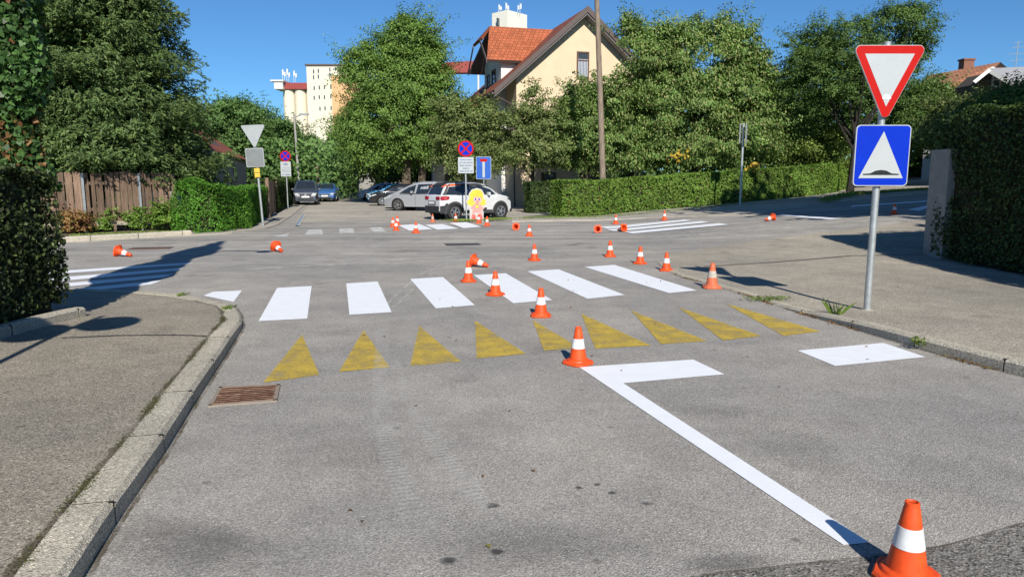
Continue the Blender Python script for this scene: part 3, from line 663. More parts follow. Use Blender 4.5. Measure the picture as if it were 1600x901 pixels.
# ================================================================ TREES
# spruce
def spruce(label, px, Y, r_bot, z_bot, z_top, levels, seed, dx=0):
    bx_ = W(px, 281, Y).x; root = thing('spruce_tree', label, 'spruce', (bx_, Y, .04)); m = MB()
    m.tube([(0, 0, -.1), (0, 0, z_top * .5), (0, 0, z_top)], [.28, .17, .03], 10)
    C = []; D = []; Nn = []
    for i in range(levels):
        t = i / (levels - 1); z0_ = z = z_bot + (z_top - z_bot) * t ** .95; R0 = r_bot * (1 - t) ** .74 * rng.uniform(.86, 1.1) + .15
        nb = int(9 + 10 * (1 - t))
        for k in range(nb):
            a = 6.283 * (k + rng.random() * .9) / nb + i * 1.3; Lb = R0 * rng.uniform(.62, 1.15); z = z0_ + rng.uniform(-.35, .35); d = np.array([math.cos(a), math.sin(a), 0])
            ks = np.linspace(.15, 1, int(4 + Lb * 3.2)); dr = -.35 * Lb * rng.uniform(.7, 1.3)
            pts = [d * Lb * u + np.array([0, 0, z + dr * u * (1.0) + .32 * Lb * u * u * .9]) for u in ks]
            if k % 3 == 0: m.tube([(0, 0, z), tuple(pts[len(pts) // 2]), tuple(pts[-1])], [.05, .03, .008], 4)
            sd_ = np.array([-d[1], d[0], 0])
            for u, p in zip(ks, pts):
                w_ = .42 * Lb * (1 - u * .75) * .9 + .12
                q = int(5 + 9 * w_); T_ = 7
                lat = rng.uniform(-1, 1, q)
                tc = p + sd_ * (lat * w_)[:, None] + d * (rng.uniform(-.15, .2, q))[:, None] - np.array([0, 0, 1]) * (np.abs(lat) * .25 * w_ + rng.uniform(-.08, .4, q))[:, None]
                tdir = unit(d * .9 + sd_ * (lat * .9)[:, None] + np.array([0, 0, -.25]) + rng.normal(size=(q, 3)) * .35)
                ti = np.repeat(np.arange(q), T_); dd = unit(tdir[ti] + rng.normal(size=(len(ti), 3)) * .55); al = rng.uniform(-.02, .26, len(ti))
                C.append(tc[ti] + tdir[ti] * al[:, None] + dd * .07); D.append(dd * 3); Nn.append(np.tile(d * .5 + np.array([0, 0, .8]), (len(ti), 1)))
    C = np.concatenate(C); D = np.concatenate(D); Nn = np.concatenate(Nn)
    v = leaf_quads(C, Nn, .19, .052, D, .6); npmesh('crown', v, len(C), [L_spruce], root)
    m.build('trunk', B_dark, root, True); return root
spruce('tall dark green spruce looming over the board fence', 149, 26.6, 4.15, 2.45, 15.2, 50, 1)
spruce('second spruce half hidden behind the ivy pole', 30, 31.0, 4.2, 2.0, 17.0, 30, 2)

tree('broadleaf_tree', 'tall light green tree with two trunks beside the parking lot', 'tree', 54, 632, 0, [(625, 195, 85, 60), (600, 120, 55, 55), (645, 85, 50, 52), (640, 120, 60, 50), (672, 85, 20, 36), (625, 70, 30, 40), (685, 150, 34, 34), (560, 110, 32, 32), (570, 195, 45, 55), (695, 200, 42, 42), (632, 48, 16, 26), (665, 52, 18, 26), (650, 150, 70, 50), (600, 228, 60, 26), (670, 228, 50, 26)],
     L_maple, B_bark, .42, 1500, 120, .8, .165, .105, ntr=2, n_l=26, shell=.45)
tree('broadleaf_tree', 'young pale green tree beside the yellow house, behind the dead end sign', 'tree', 41, 735, 0, [(735, 215, 45, 40), (710, 180, 32, 30), (755, 190, 34, 34), (740, 250, 44, 28), (700, 225, 26, 30)],
     L_fruit, B_bark, .13, 340, 110, .6, .155, .085, n_l=14, shell=.3)
tree('fruit_tree', 'fruit tree with a dark forked trunk before the yellow house wall', 'fruit tree', 41, 832, .1, [(830, 175, 22, 40), (810, 205, 45, 32), (860, 205, 40, 34), (838, 235, 55, 26), (790, 235, 34, 26), (832, 140, 9, 16)],
     L_fruit, B_dark, .14, 330, 95, .5, .15, .08, n_l=16, shell=.25)
tree('cherry_tree', 'leafy cherry tree left of the wooden utility pole', 'cherry tree', 42, 915, .1, [(905, 205, 48, 42), (940, 160, 46, 40), (900, 240, 50, 26), (960, 230, 48, 36), (895, 160, 22, 20)],
     L_cherry, B_dark, .16, 500, 115, .62, .17, .085, n_l=18, shell=.3, droop=.9)
def yl(root, cl):
    for px, py, r in ((1060, 243, .3), (1178, 262, .18)):
        p = W(px, py, 38.6) - root.location; n = 28
        c = np.array(p) + rng.normal(size=(n, 3)) * np.array([r, .15, r * .7]); v = leaf_quads(c, np.tile([0, -1, .3], (n, 1)), .24, .14, None, .6)
        tag(npmesh('yellow_leaves', v, n, [L_yel], root), 'patch of yellow leaves')
tree('cherry_tree', 'largest dark green cherry tree, tallest right of the wooden utility pole', 'cherry tree', 43, 1085, .5, [(1075, 95, 62, 46), (1010, 100, 50, 55), (1060, 78, 60, 40), (1020, 70, 40, 36), (1085, 120, 70, 50), (1110, 65, 40, 34), (1130, 95, 50, 40), (1150, 80, 34, 42), (1060, 170, 90, 55), (1150, 150, 60, 46), (1110, 225, 100, 36), (1010, 180, 50, 60), (985, 50, 22, 26), (1185, 105, 26, 30), (1020, 235, 60, 30), (1165, 205, 58, 45)],
     L_cherry, B_dark, .3, 1650, 125, .68, .175, .088, n_l=34, extra=yl, shell=.4, droop=.9)
tree('broadleaf_tree', 'loose crowned tree with a slim dark trunk behind the yield sign', 'tree', 42, 1330, 1.0, [(1330, 75, 85, 42), (1290, 120, 60, 40), (1400, 50, 60, 36), (1380, 115, 60, 42), (1430, 75, 28, 32), (1260, 110, 36, 32), (1340, 150, 60, 26), (1250, 75, 22, 22), (1420, 20, 30, 14), (1290, 60, 40, 26)],
     L_dark, B_dark, .2, 800, 95, .6, .15, .068, n_l=40, shell=.25, topf=.8)
for i, (px, Y, lob, mat, lab) in enumerate([
        (1255, 45, [(1255, 205, 70, 55), (1290, 230, 60, 34), (1215, 190, 40, 50)], L_bush, 'light yellow green bush between the cherry tree and the slim trunk'),
        (1395, 46, [(1395, 200, 60, 50), (1440, 190, 50, 50), (1370, 230, 50, 30), (1450, 150, 30, 30)], L_dark, 'dark bush behind the blue speed bump sign'),
        (1500, 34, [(1500, 178, 36, 18), (1540, 180, 50, 20), (1475, 195, 30, 30)], L_fruit, 'garden bush peeking over the tall dark hedge'),
        (1590, 30, [(1590, 160, 30, 20), (1570, 172, 34, 18), (1620, 165, 34, 24)], L_dark, 'dark bush at the right end of the tall hedge top')]):
    tree('garden_bush', lab, 'bush', Y, px, 1.0 if i < 2 else 1.5, lob, mat, B_dark, .08, 460, 70, .6, .15, .085, n_l=8, shell=.3, topf=.6, group='garden bushes on the right')
# background trees
bgt = [
    (330, 62, [(330, 185, 42, 36), (300, 200, 40, 50), (355, 200, 40, 45), (340, 240, 60, 40)], L_far, 'medium green tree right of the spruce, above the small red roof'),
    (395, 66, [(390, 205, 42, 34), (430, 218, 36, 24), (372, 176, 26, 16), (400, 240, 55, 40)], L_far, 'round green tree behind the bare backed road sign'),
    (455, 72, [(450, 235, 38, 24), (480, 240, 34, 24), (455, 255, 48, 34)], L_dark, 'dark green tree behind the slim pole with the street lamp'),
    (505, 85, [(495, 245, 28, 32), (520, 238, 28, 34), (505, 265, 40, 22)], L_far, 'tree at the end of the side street below the silos'),
    (560, 78, [(560, 225, 36, 46), (590, 235, 40, 42), (570, 265, 50, 26), (535, 222, 22, 26)], L_maple, 'tree arching over the end of the side street'),
    (640, 66, [(640, 250, 45, 30), (600, 255, 40, 28), (690, 250, 45, 30)], L_dark, 'dark tree in the shade behind the parked cars'),
    (1215, 60, [(1215, 160, 40, 45), (1240, 200, 50, 40), (1200, 210, 50, 40)], L_dark, 'dark tree far behind, between the cherry and the loose crowned tree'),
    (1455, 48, [(1450, 168, 36, 26), (1480, 185, 40, 22)], L_far, 'far green tree below the orange roof')]
for px, Y, lob, mat, lab in bgt:
    tree('background_tree', lab, 'tree', Y, px, 0, lob, mat, B_bark, .22, 620, 85, 1.0, .25, .155, n_l=10, shell=.35, group='trees in the background')
# a mass of undergrowth closing the end of the street
n = 16000; c = np.column_stack([rng.uniform(-30, 6, n), rng.normal(size=n) * 1.5 + 98, rng.uniform(0, 1, n) ** .8 * 4.5]); c[:, 2] *= 1 + .3 * np.sin(c[:, 0] * .9)
tag(npmesh('undergrowth', leaf_quads(c, np.tile([0, -1, .5], (n, 1)), .6, .4, None, .7), n, [L_dark]), 'dark undergrowth closing the end of the side street', kind='stuff')
n = 9000; c = np.column_stack([rng.uniform(-34, -15, n), rng.uniform(60, 72, n), rng.uniform(0, 1, n) ** .9 * 5.2])
tag(npmesh('undergrowth', leaf_quads(c, np.tile([0, -1, .5], (n, 1)), .4, .26, None, .7), n, [L_far]), 'dense green growth behind the side street hedges', kind='stuff')
n = 14000; c = np.column_stack([rng.uniform(9, 46, n), rng.normal(size=n) * 1.6 + 62, rng.uniform(0, 1, n) ** .9 * 8.0 + 1]); c[:, 2] *= 1 + .12 * np.sin(c[:, 0] * .5)
tag(npmesh('undergrowth', leaf_quads(c, np.tile([0, -1, .5], (n, 1)), .6, .4, None, .7), n, [L_dark]), 'dense growth at the back of the gardens on the right', kind='stuff')
# made-up tree outside the frame, added to cast the shadow over the right arm
m_r = thing('shadow_tree', 'unseen tree added behind the tall dark hedge to shade the right arm', 'tree', (22.3, 14.4, .2))
v, cc = crown([(-3.5, 0, 12.0, 5.5, 6, 3.0), (3, 1, 12.5, 5, 5, 3.2), (-1, 2, 10.5, 7, 6, 1.8)], 2200, 26, 1.2, .75, .6, .1); npmesh('crown', v, len(v) // 4, [L_dark], m_r)
m = MB(); limbs(m, (0, 0, -.1), (0, 0, 12), cc, .35, 20); m.build('trunk', B_bark, m_r, True)

# small shrubs by the fence
for px, py, r, h, mat, lab in ((120, 366, .55, .75, L_red, 'dry brown shrub against the left end of the board fence'), (160, 363, .5, .75, L_hedge, 'leftmost of the three green shrubs along the board fence'),
                               (212, 361, .5, .85, L_hedge, 'middle of the three green shrubs along the board fence'), (264, 361, .5, .95, L_hedge, 'rightmost of the three green shrubs, next to the bright hedge')):
    x, y = gp(px, py); shrub('shrub', lab, 'shrub', (x, y - .15, .1), r, h, mat, 4200, .09, .06, group='shrubs along the board fence')

# ================================================================ FENCE
fa, fb = Vector(gp(60, 371)), Vector(gp(290, 360)); fd = (fb - fa); fl = fd.length; fd.normalize(); fn = Vector((-fd.y, fd.x)); ang = math.atan2(fd.y, fd.x)
fa = fa + fn * .55; root = thing('board_fence', 'weathered brown vertical board fence under the spruce', 'fence', (fa.x, fa.y, .05), ang)
m = MB(); x = 0
while x < fl:
    wd = random.choice((.11, .13, .16, .2)); h_ = 1.72 + random.uniform(-.05, .05)
    M = Matrix.Rotation(random.uniform(-.012, .012), 3, 'Y'); m.box((x + wd / 2, random.uniform(-.012, .0), .25 + h_ / 2), (wd, .022, h_), M=M); x += wd + random.choice((.02, .03, .05, .07))
m.build('boards', B_board, root)
m = MB(); m.box((fl / 2, .04, 1.6), (fl, .05, .09)); m.box((fl / 2, .04, .75), (fl, .05, .09)); m.build('rails', B_board, root)
m = MB(); m.box((fl / 2, -.05, .27), (fl, .05, .14)); m.build('bottom_rail', paint('pale_timber', (.33, .29, .22), .85), root)
for k in range(5):
    m = MB(); m.box((.6 + k * (fl - 1) / 4, -.06, .95), (.07, .06, 1.95)); m.build('post', galv() if k % 2 else B_board, root)
# pale upper fence behind
m = MB(); p0, p1 = W(285, 281, 30), W(335, 281, 30); x = 0; L_ = (p1 - p0).length
while x < L_: m.box((x, 0, 1.05), (.17, .02, 2.1 + random.uniform(-.04, .04))); x += .21
o = m.build('picket_fence', paint('pale_boards', (.34, .29, .23), .85)); o.location = (p0.x, 30, .05); tag(o, 'pale picket fence in front of the small red roofed house', 'fence')
# low edging wall
ea, eb = [Vector(gp(*p)) for p in ((60, 381), (300, 368))]
kerb('fence_edging', [(ea.x, ea.y), ((ea.x + eb.x) / 2, (ea.y + eb.y) / 2), (eb.x, eb.y)], .28, 1, lambda x, y: .15, 'row of pale stone blocks edging the ground under the board fence', seg=1.3, drop=.25, joint=.01)
# wooden gate
ga, gb = Vector(gp(420, 341)), Vector(gp(433, 332)); d = gb - ga; root = thing('wooden_gate', 'dark wooden gate between the side street hedges', 'gate', (ga.x, ga.y, .03), math.atan2(d.y, d.x)); m = MB()
for k in range(12): m.box((d.length * (k + .5) / 12, 0, .85 + random.uniform(-.02, .02)), (d.length / 12 - .02, .025, 1.6))
m.build('boards', B_board, root)
for k in (0, 1):
    m = MB(); m.box((d.length * k, 0, .9), (.14, .14, 1.85)); m.build('post', B_board, root)

# ================================================================ BUILDINGS
def plaster(name, col, var=.06): return paint(name, col, .9, 0, .2, var=var, scale=1.2)
def tiles(name, col, sx=.3, rot=0):
    a = N(name); b = a.n('TexBrick'); b.inputs['Scale'].default_value = 1.0; b.inputs['Brick Width'].default_value = sx; b.inputs['Row Height'].default_value = .33; b.inputs['Mortar Size'].default_value = .022
    b.inputs['Color1'].default_value = (*[k * 1.12 for k in col], 1); b.inputs['Color2'].default_value = (*[k * .82 for k in col], 1); b.inputs['Mortar'].default_value = (*[k * .42 for k in col], 1)
    uv = a.n('UVMap'); a.l(uv.outputs[0], b.inputs['Vector'])
    f = a.ramp(a.noise(1.2, 5, .6), [(.3, .8), (.7, 1.12)]); a.bump(b.outputs['Fac'], -.4 if False else .3, .03)
    return a.fin(a.mix(1, b.outputs['Color'], f, 'MULTIPLY'), .8)
def slab(name, quad, thick, mat, parent, mats2=None):
    """sloped roof slab from a quad (eave a, eave b, ridge b, ridge a) with metric UVs"""
    A, B, C, D = [Vector(p) for p in quad]; n = (B - A).cross(D - A).normalized()
    if n.z < 0: n = -n
    vs = [A, B, C, D] + [p - n * thick for p in (A, B, C, D)]
    me = bpy.data.meshes.new(name); me.from_pydata([tuple(p) for p in vs], [], [(0, 1, 2, 3), (7, 6, 5, 4), (0, 4, 5, 1), (1, 5, 6, 2), (2, 6, 7, 3), (3, 7, 4, 0)])
    ul = me.uv_layers.new(name='UVMap'); ex = (B - A).normalized(); ey = n.cross(ex)
    for pl in me.polygons:
        for li in pl.loop_indices: p = Vector(me.vertices[me.loops[li].vertex_index].co) - A; ul.data[li].uv = (p.dot(ex), p.dot(ey))
    me.materials.append(mat)
    if mats2: me.materials.append(mats2); me.polygons.foreach_set('material_index', [0] + [1] * 5)
    return link(name, me, parent)
M_glass = paint('window_glass', (.05, .065, .085), .08, 0, .9, var=.3, scale=2)
M_brown = paint('brown_window_frame', (.11, .055, .035), .6); M_darkwood = paint('dark_roof_trim', (.10, .075, .07), .7)
M_orange_t = tiles('orange_roof_tiles', (.40, .115, .05)); M_red_t = tiles('brown_red_roof_tiles', (.27, .085, .05)); M_old_t = tiles('old_roof_tiles', (.36, .16, .09))
M_twr = plaster('tower_white', (.72, .70, .62), .03); M_cream = plaster('cream_plaster', (.62, .50, .35)); M_whitewall = plaster('white_plaster', (.62, .62, .60)); M_pale = plaster('pale_cream_concrete', (.66, .615, .50), .04)
def window(parent, c, w_, h_, axis, frame=M_brown, sills=True, curtain=False, name='window', glass=None):
    """axis 'y-': faces -y; 'x-': faces -x ; c on the wall plane"""
    m = MB(); t = .09; x, y, z = c
    def bx(u, v, du, dv, d0, d1, mm):
        if axis == 'y-': mm.box((x + u, y - (d0 + d1) / 2, z + v), (du, d1 - d0, dv))
        else: mm.box((x - (d0 + d1) / 2, y + u, z + v), (d1 - d0, du, dv))
    for sgn in (-1, 1): bx(sgn * (w_ / 2 - t / 2), 0, t, h_, 0, .07, m); bx(0, sgn * (h_ / 2 - t / 2), w_ - 2 * t, t, 0, .07, m)
    bx(0, h_ * .18, w_ - 2 * t, .06, .0, .06, m); bx(0, 0, .06, h_ * .36 - .0, .001, .058, m) if False else None
    o = m.build(name, frame, parent)
    m = MB(); bx(0, 0, w_ - 2 * t, h_ - 2 * t, .004, .02, m); m.build('pane', glass or M_glass, o)
    if curtain:
        m = MB()
        for k in range(7): bx(-w_ * .36 + k * w_ * .12, -.08 * h_, w_ * .07, h_ * .62, .021, .027, m)
        m.build('curtain', paint('lace_curtain', (.45, .48, .55), .9), o)
    return o

# --- yellow house
HX, HY, HA = .28, 47.0, R(15)
house = thing('yellow_house', 'large pale yellow gabled house with orange cross gable roof behind the trees', 'house', (HX, HY, 0), HA)
ze, zr, wd, dp = 8.45, 12.35, 9.0, 11.5; ax = wd / 2
m = MB(); m.prism([(0, -.2), (wd, -.2), (wd, ze), (ax, zr), (0, ze)], 'y', 0, dp); m.build('wall', M_cream, house)
ovh = 1.65; sl = (zr - ze) / ax; e0 = ze - sl * ovh; RT = .32
slab('roof', [(-ovh, -.75, e0 + RT), (-ovh, dp + .6, e0 + RT), (ax, dp + .6, zr + RT), (ax, -.75, zr + RT)], .26, M_red_t, house, M_darkwood)
slab('roof', [(wd + ovh, dp + .6, e0 + RT), (wd + ovh, -.75, e0 + RT), (ax, -.75, zr + RT), (ax, dp + .6, zr + RT)], .26, M_red_t, house, M_darkwood)
for sgn in (-1, 1):   # barge boards under the rakes
    m = MB(); x0 = ax + sgn * (ax + ovh); pts = [(x0, e0 + RT + .02), (ax, zr + RT + .05), (ax, zr + RT - .36), (x0, e0 + RT - .34)]
    m.prism(pts, 'y', -.82, -.755); m.build('barge_board', M_darkwood, house)
    m = MB(); pts = [(x0, e0 + RT - .40), (ax, zr + RT - .42), (ax, zr + RT - .47), (x0, e0 + RT - .45)]; m.prism(pts, 'y', -.74, -.02); m.build('soffit', paint('grey_soffit', (.22, .21, .22), .8), house)
window(house, (4.5, -.003, 9.15), .85, 1.75, 'y-', curtain=True)
for wx, wz in ((2.2, 4.6), (5.2, 4.6), (7.8, 4.6), (2.2, 1.5), (5.2, 1.5), (7.8, 1.5)): window(house, (wx, -.003, wz), 1.0, 1.5, 'y-')
# cross gable to the left
cy0, cy1, cze, czr = 2.6, 7.6, 9.9, 12.15; cm = (cy0 + cy1) / 2
m = MB(); m.prism([(cy0, -.2), (cy1, -.2), (cy1, cze), (cm + .9, czr - .75), (cm - .9, czr - .75), (cy0, cze)], 'x', -.35, ax - .6); m.build('cross_gable_wall', M_whitewall, house)
xo = -1.45
slab('cross_gable_roof', [(-xo * 0 + ax - .4, cy0 - .55, cze - .28), (xo, cy0 - .55, cze - .28), (xo + .9, cm, czr + .22), (ax - .4, cm, czr + .22)], .2, M_orange_t, house, M_darkwood)
slab('cross_gable_roof', [(xo, cy1 + .55, cze - .28), (ax - .4, cy1 + .55, cze - .28), (ax - .4, cm, czr + .22), (xo + .9, cm, czr + .22)], .2, M_orange_t, house, M_darkwood)
m = MB(); m.add([(xo - .02, cm - 1.35, czr - .85), (xo - .02, cm + 1.35, czr - .85), (xo + .93, cm, czr + .25), (xo + .1, cm - 1.35, czr - 1.0), (xo + .1, cm + 1.35, czr - 1.0), (xo + 1.0, cm, czr + .1)], [(0, 1, 2), (3, 5, 4), (0, 3, 4, 1), (1, 4, 5, 2), (2, 5, 3, 0)]); m.build('half_hip', M_orange_t, house)
for sgn in (-1, 1):
    yb = cm + sgn * (cm - cy0 + .58); yt = cm + sgn * 1.1; m = MB()
    m.prism([(yb, cze - .25), (yt, czr - .9), (yt, czr - 1.15), (yb, cze - .5)], 'x', xo - .06, xo - .002); m.build('barge_board', M_darkwood, house)
window(house, (-.353, cm - .5, 8.4), 1.0, 1.9, 'x-', glass=M_glass); window(house, (-.353, cm + 1.2, 8.4), .7, 1.7, 'x-'); window(house, (-.353, cm, 4.6), 1.0, 1.6, 'x-')
m = MB(); m.box((6.2, 5.5, 12.3), (.6, .6, 1.5)); m.box((6.2, 5.5, 13.1), (.75, .75, .12)); m.build('chimney', M_darkwood, house)
m = MB(); m.tube([(-ovh - .08, -.7, e0 + .12), (-ovh - .08, cy0 - .5, e0 + .12)], .08, 8); m.tube([(-ovh - .08, -.5, e0 + .1), (-.3, -.2, e0 - .5), (-.12, -.1, 0)], .05, 8); m.build('gutter', M_darkwood, house, True)
# small annex with balcony behind, left of the house
annex = thing('white_house', 'white house mostly hidden by the trees left of the yellow house', 'house', (-6.6, 60, 0), R(8))
m = MB(); m.prism([(0, 0), (8, 0), (8, 6.2), (0, 6.2)], 'y', 0, 7); m.build('wall', M_whitewall, annex)
slab('roof', [(-.5, -.6, 6.2), (8.5, -.6, 6.2), (8.5, 3.5, 8.6), (-.5, 3.5, 8.6)], .15, M_red_t, annex, M_darkwood); slab('roof', [(8.5, 7.6, 6.2), (-.5, 7.6, 6.2), (-.5, 3.5, 8.6), (8.5, 3.5, 8.6)], .15, M_red_t, annex, M_darkwood)
for i in range(3): window(annex, (1.5 + 2.4 * i, -.003, 4.4), 1.0, 1.3, 'y-'); window(annex, (1.5 + 2.4 * i, -.003, 1.6), 1.0, 1.3, 'y-')

# --- silos
YS = 240.0; s_ = YS / F * 1.03
def WX(px, py): return W(px, py, YS)
silo = thing('grain_silo', 'cream grain silo building with round towers and red top gallery far behind', 'silo', (WX(500, 281).x, YS, 0)); ox = silo.location.x
for k in range(3):
    a0, a1 = WX(431 + k * 18.7, 150), WX(449.7 + k * 18.7, 150); top = WX(440 + k * 18.7, 135 - k * 1.2).z
    m = MB(); r = (a1.x - a0.x) / 2; m.lathe([(r, 0), (r, top), (0, top + .1)], 28, ((a0.x + a1.x) / 2 - ox, 8, 0)); m.build('round_tower', M_pale, silo, True)
m = MB(); p, q = WX(432, 136), WX(488, 126); m.box(((p.x + q.x) / 2 - ox, 8, (p.z + q.z) / 2), (q.x - p.x, 5, q.z - p.z)); m.build('gallery', paint('red_cladding', (.27, .05, .045), .7), silo)
m = MB(); p, q = WX(423, 137), WX(436, 124); m.box(((p.x + q.x) / 2 - ox, 7, (p.z + q.z) / 2), (q.x - p.x, 7, q.z - p.z)); m.box(((p.x + q.x) / 2 - ox - .3, 7, q.z), (q.x - p.x + 1.5, 8, .5)); m.build('head_house', M_whitewall, silo)
p, q = WX(486, 281), WX(560, 103); m = MB(); m.box(((p.x + q.x) / 2 - ox, 8, q.z / 2), (q.x - p.x, 16, q.z)); m.build('tower', M_pale, silo)
m = MB(); m.box(((p.x + q.x) / 2 - ox, 8, q.z + .25), (q.x - p.x + .8, 16.8, .5)); m.build('tower_roof', M_darkwood, silo)
p, q = WX(528, 281), WX(562, 121); m = MB(); m.box(((p.x + q.x) / 2 - ox, -2, q.z / 2), (q.x - p.x, 4, q.z)); m.build('orange_block', plaster('orange_plaster', (.64, .38, .20)), silo)
for cx_, ys in ((490, (112, 121)), (497.5, (111, 120)), (515.5, (109, 117)), (524, (108, 0)), (491, (138, 153)), (499, (137, 152)), (507, (136.5, 152)), (517, (136, 151)), (500, (170, 0)), (508, (169.5, 0)), (517.5, (169, 0)), (523, (141, 157))):
    for yy in ys:
        if yy: p = WX(cx_, yy); m = MB(); m.box((p.x - ox, -.03, p.z), (.42, .06, 1.25)); m.build('window', M_glass, silo)
for k, (px, h_) in enumerate(((431, 4), (434, 3.2), (438, 4.2), (441, 3), (449, 3.6), (452, 2.8))):
    p = WX(px, 124); m = MB(); m.tube([(p.x - ox, 7, p.z), (p.x - ox, 7, p.z + h_)], .07, 6); m.box((p.x - ox + .3, 7, p.z + h_ * .8), (.4, .3, h_ * .45)); m.build('antenna', M_whitewall, silo)
YS2 = 230.0
twr = thing('elevator_tower', 'white concrete tower top with antennas rising above the orange roof', 'tower', (W(797, 281, YS2).x, YS2, 0)); ox2 = twr.location.x
p, q = W(769.5, 281, YS2), W(793, 18, YS2); r_ = W(824, 24, YS2)
m = MB(); m.add([(p.x - ox2, 2, 0), (q.x - ox2, -2, 0), (r_.x - ox2, 5, 0), (p.x - ox2 + 3, 12, 0), (p.x - ox2, 2, q.z - .2), (q.x - ox2, -2, q.z), (r_.x - ox2, 5, q.z), (p.x - ox2 + 3, 12, q.z)], [(0, 1, 2, 3), (4, 5, 6, 7), (0, 1, 5, 4), (1, 2, 6, 5), (2, 3, 7, 6), (3, 0, 4, 7)]); m.build('wall', M_twr, twr)
for px, py, hh in ((779, 35, 2.2), (790, 28, 3.4)):
    c_ = W(px, py, YS2); m = MB(); m.box((c_.x - ox2, -.0, c_.z), (.5, 1.6, hh), R(-30)); m.build('window', M_glass, twr)
for px, h_ in ((779, 2.6), (781.5, 2), (790, 3.2), (793, 2.3), (809, 2.4), (812.5, 3)):
    p = W(px, 18, YS2); m = MB(); m.tube([(p.x - ox2, 1, p.z - .6), (p.x - ox2, 1, p.z + h_ - .3)], .07, 6); m.box((p.x - ox2 + .3, 1, p.z + h_ * .55), (.35, .3, h_ * .5)); m.build('antenna', M_whitewall, twr)
cvy = thing('conveyor_bridge', 'sloping dark red conveyor bridge between the tree and the yellow house', 'conveyor bridge', (W(720, 281, 200).x, 200, 0)); p, q = W(640, 106, 200), W(775, 104, 200)
m = MB(); ox3 = cvy.location.x; m.prism([(p.x - ox3, p.z - 1.5), (q.x - ox3, q.z - 1.5), (q.x - ox3, q.z + 1.7), (p.x - ox3, p.z + 1)], 'y', 0, 3); m.build('gallery', paint('red_cladding', (.27, .05, .045), .7), cvy)
for px in (747,):
    p = W(px, 115, 200); m = MB(); m.tube([(p.x - ox3, 1, 0), (p.x - ox3, 1, p.z)], .28, 8); m.build('support', M_whitewall, cvy)

# --- small house left
hl = thing('small_house', 'small grey house with red brown tiled roof behind the bright hedge', 'house', (W(332, 281, 41).x, 41, 0), 0)
A, B = W(332, 232, 41), W(386, 253, 50); dx_ = B.x - A.x; m = MB(); dy_ = 9.0
bl = Vector((0, 0)); br = Vector((dx_, dy_))
m.add([(0, 0, 0), (dx_, dy_, 0), (dx_ - 6, dy_ + 3.5, 0), (-6, 3.5, 0), (0, 0, A.z - .1), (dx_, dy_, B.z - .1), (dx_ - 6, dy_ + 3.5, 3.5), (-6, 3.5, 3.5)], [(3, 2, 1, 0), (4, 5, 6, 7), (0, 1, 5, 4), (1, 2, 6, 5), (2, 3, 7, 6), (3, 0, 4, 7)])
m.add([(0, 0, 3.5), (-6, 3.5, 3.5), (-3, 1.75, 5.4)], [(0, 1, 2)]); m.build('wall', plaster('grey_stucco', (.42, .37, .30)), hl)
slab('roof', [tuple(W(322, 233, 40) - hl.location), tuple(W(389, 251, 50) - hl.location), tuple(W(338, 218, 51) - hl.location), tuple(W(290, 190, 45) - hl.location)], .15, M_red_t, hl, M_darkwood)
for t in (.35, .62):
    m = MB(); m.box((dx_ * t + .05, dy_ * t - .05, 2.1), (.9, .06, .9), math.atan2(dy_, dx_)); m.build('window', M_glass, hl)

# --- houses on the right
hr = thing('orange_roof_house', 'house with faded orange tiled roof and brick chimney beyond the tall hedge', 'house', (W(1520, 281, 58).x, 58, .5)); o3 = hr.location
def LW(px, py, Y): return tuple(W(px, py, Y) - o3)
slab('roof', [LW(1420, 160, 50), LW(1500, 158, 50), LW(1563, 97, 56), LW(1450, 118, 57)], .2, M_old_t, hr, M_darkwood)
slab('roof', [LW(1640, 160, 62), LW(1660, 150, 72), LW(1450, 118, 57), LW(1563, 97, 56)], .2, M_old_t, hr, M_darkwood)
a, b, c, d = [Vector(LW(*k)) for k in ((1450, 150, 54), (1505, 150, 52), (1620, 150, 60), (1600, 150, 66))]; zt = min(k.z for k in (a, b, c, d)) - .1
m = MB(); m.add([(k.x, k.y, -.5) for k in (a, b, c, d)] + [(k.x, k.y, zt) for k in (a, b, c, d)], [(3, 2, 1, 0), (4, 5, 6, 7), (0, 1, 5, 4), (1, 2, 6, 5), (2, 3, 7, 6), (3, 0, 4, 7)]); m.build('wall', M_whitewall, hr)
p = Vector(LW(1510, 100, 58)); m = MB(); m.box((p.x, p.y, p.z - .5), (.8, .7, 1.5)); m.box((p.x, p.y, p.z + .3), (.95, .85, .12)); m.build('chimney', paint('brick_red', (.22, .10, .07), .9), hr)
p = Vector(LW(1587, 104, 58)); m = MB(); m.tube([(p.x, p.y, p.z - .6), (p.x, p.y, p.z + 1.9)], .03, 6)
for k, l_ in ((.4, 1.0), (.9, 1.3), (1.4, .9), (1.75, .7)): m.tube([(p.x - l_ / 2, p.y, p.z + k), (p.x + l_ / 2, p.y, p.z + k + .1)], .018, 5)
m.build('antenna', galv(), hr)
hg = thing('grey_roof_house', 'house with grey sheet roof and dark gable at the right edge', 'house', (W(1570, 281, 40).x, 40, .5)); o3 = hg.location
slab('roof', [LW(1660, 175, 37), LW(1680, 130, 45), LW(1610, 104, 47), LW(1545, 107, 39)], .18, paint('grey_roof_sheet', (.30, .30, .31), .6), hg, M_whitewall)
slab('roof', [LW(1530, 126, 43), LW(1520, 127, 39), LW(1545, 107, 39), LW(1552, 104, 43)], .18, M_old_t, hg, M_whitewall)
a, b, c = Vector(LW(1528, 131, 40)), Vector(LW(1650, 165, 40)), Vector(LW(1548, 113, 40)); m = MB(); m.prism([(a.x, -.5), (b.x, -.5), (b.x, b.z), (c.x, c.z), (a.x, a.z)], 'y', 0, 2); m.build('wall', paint('dark_gable_wall', (.09, .075, .06), .85), hg)  # gable wall coloured dark brown throughout
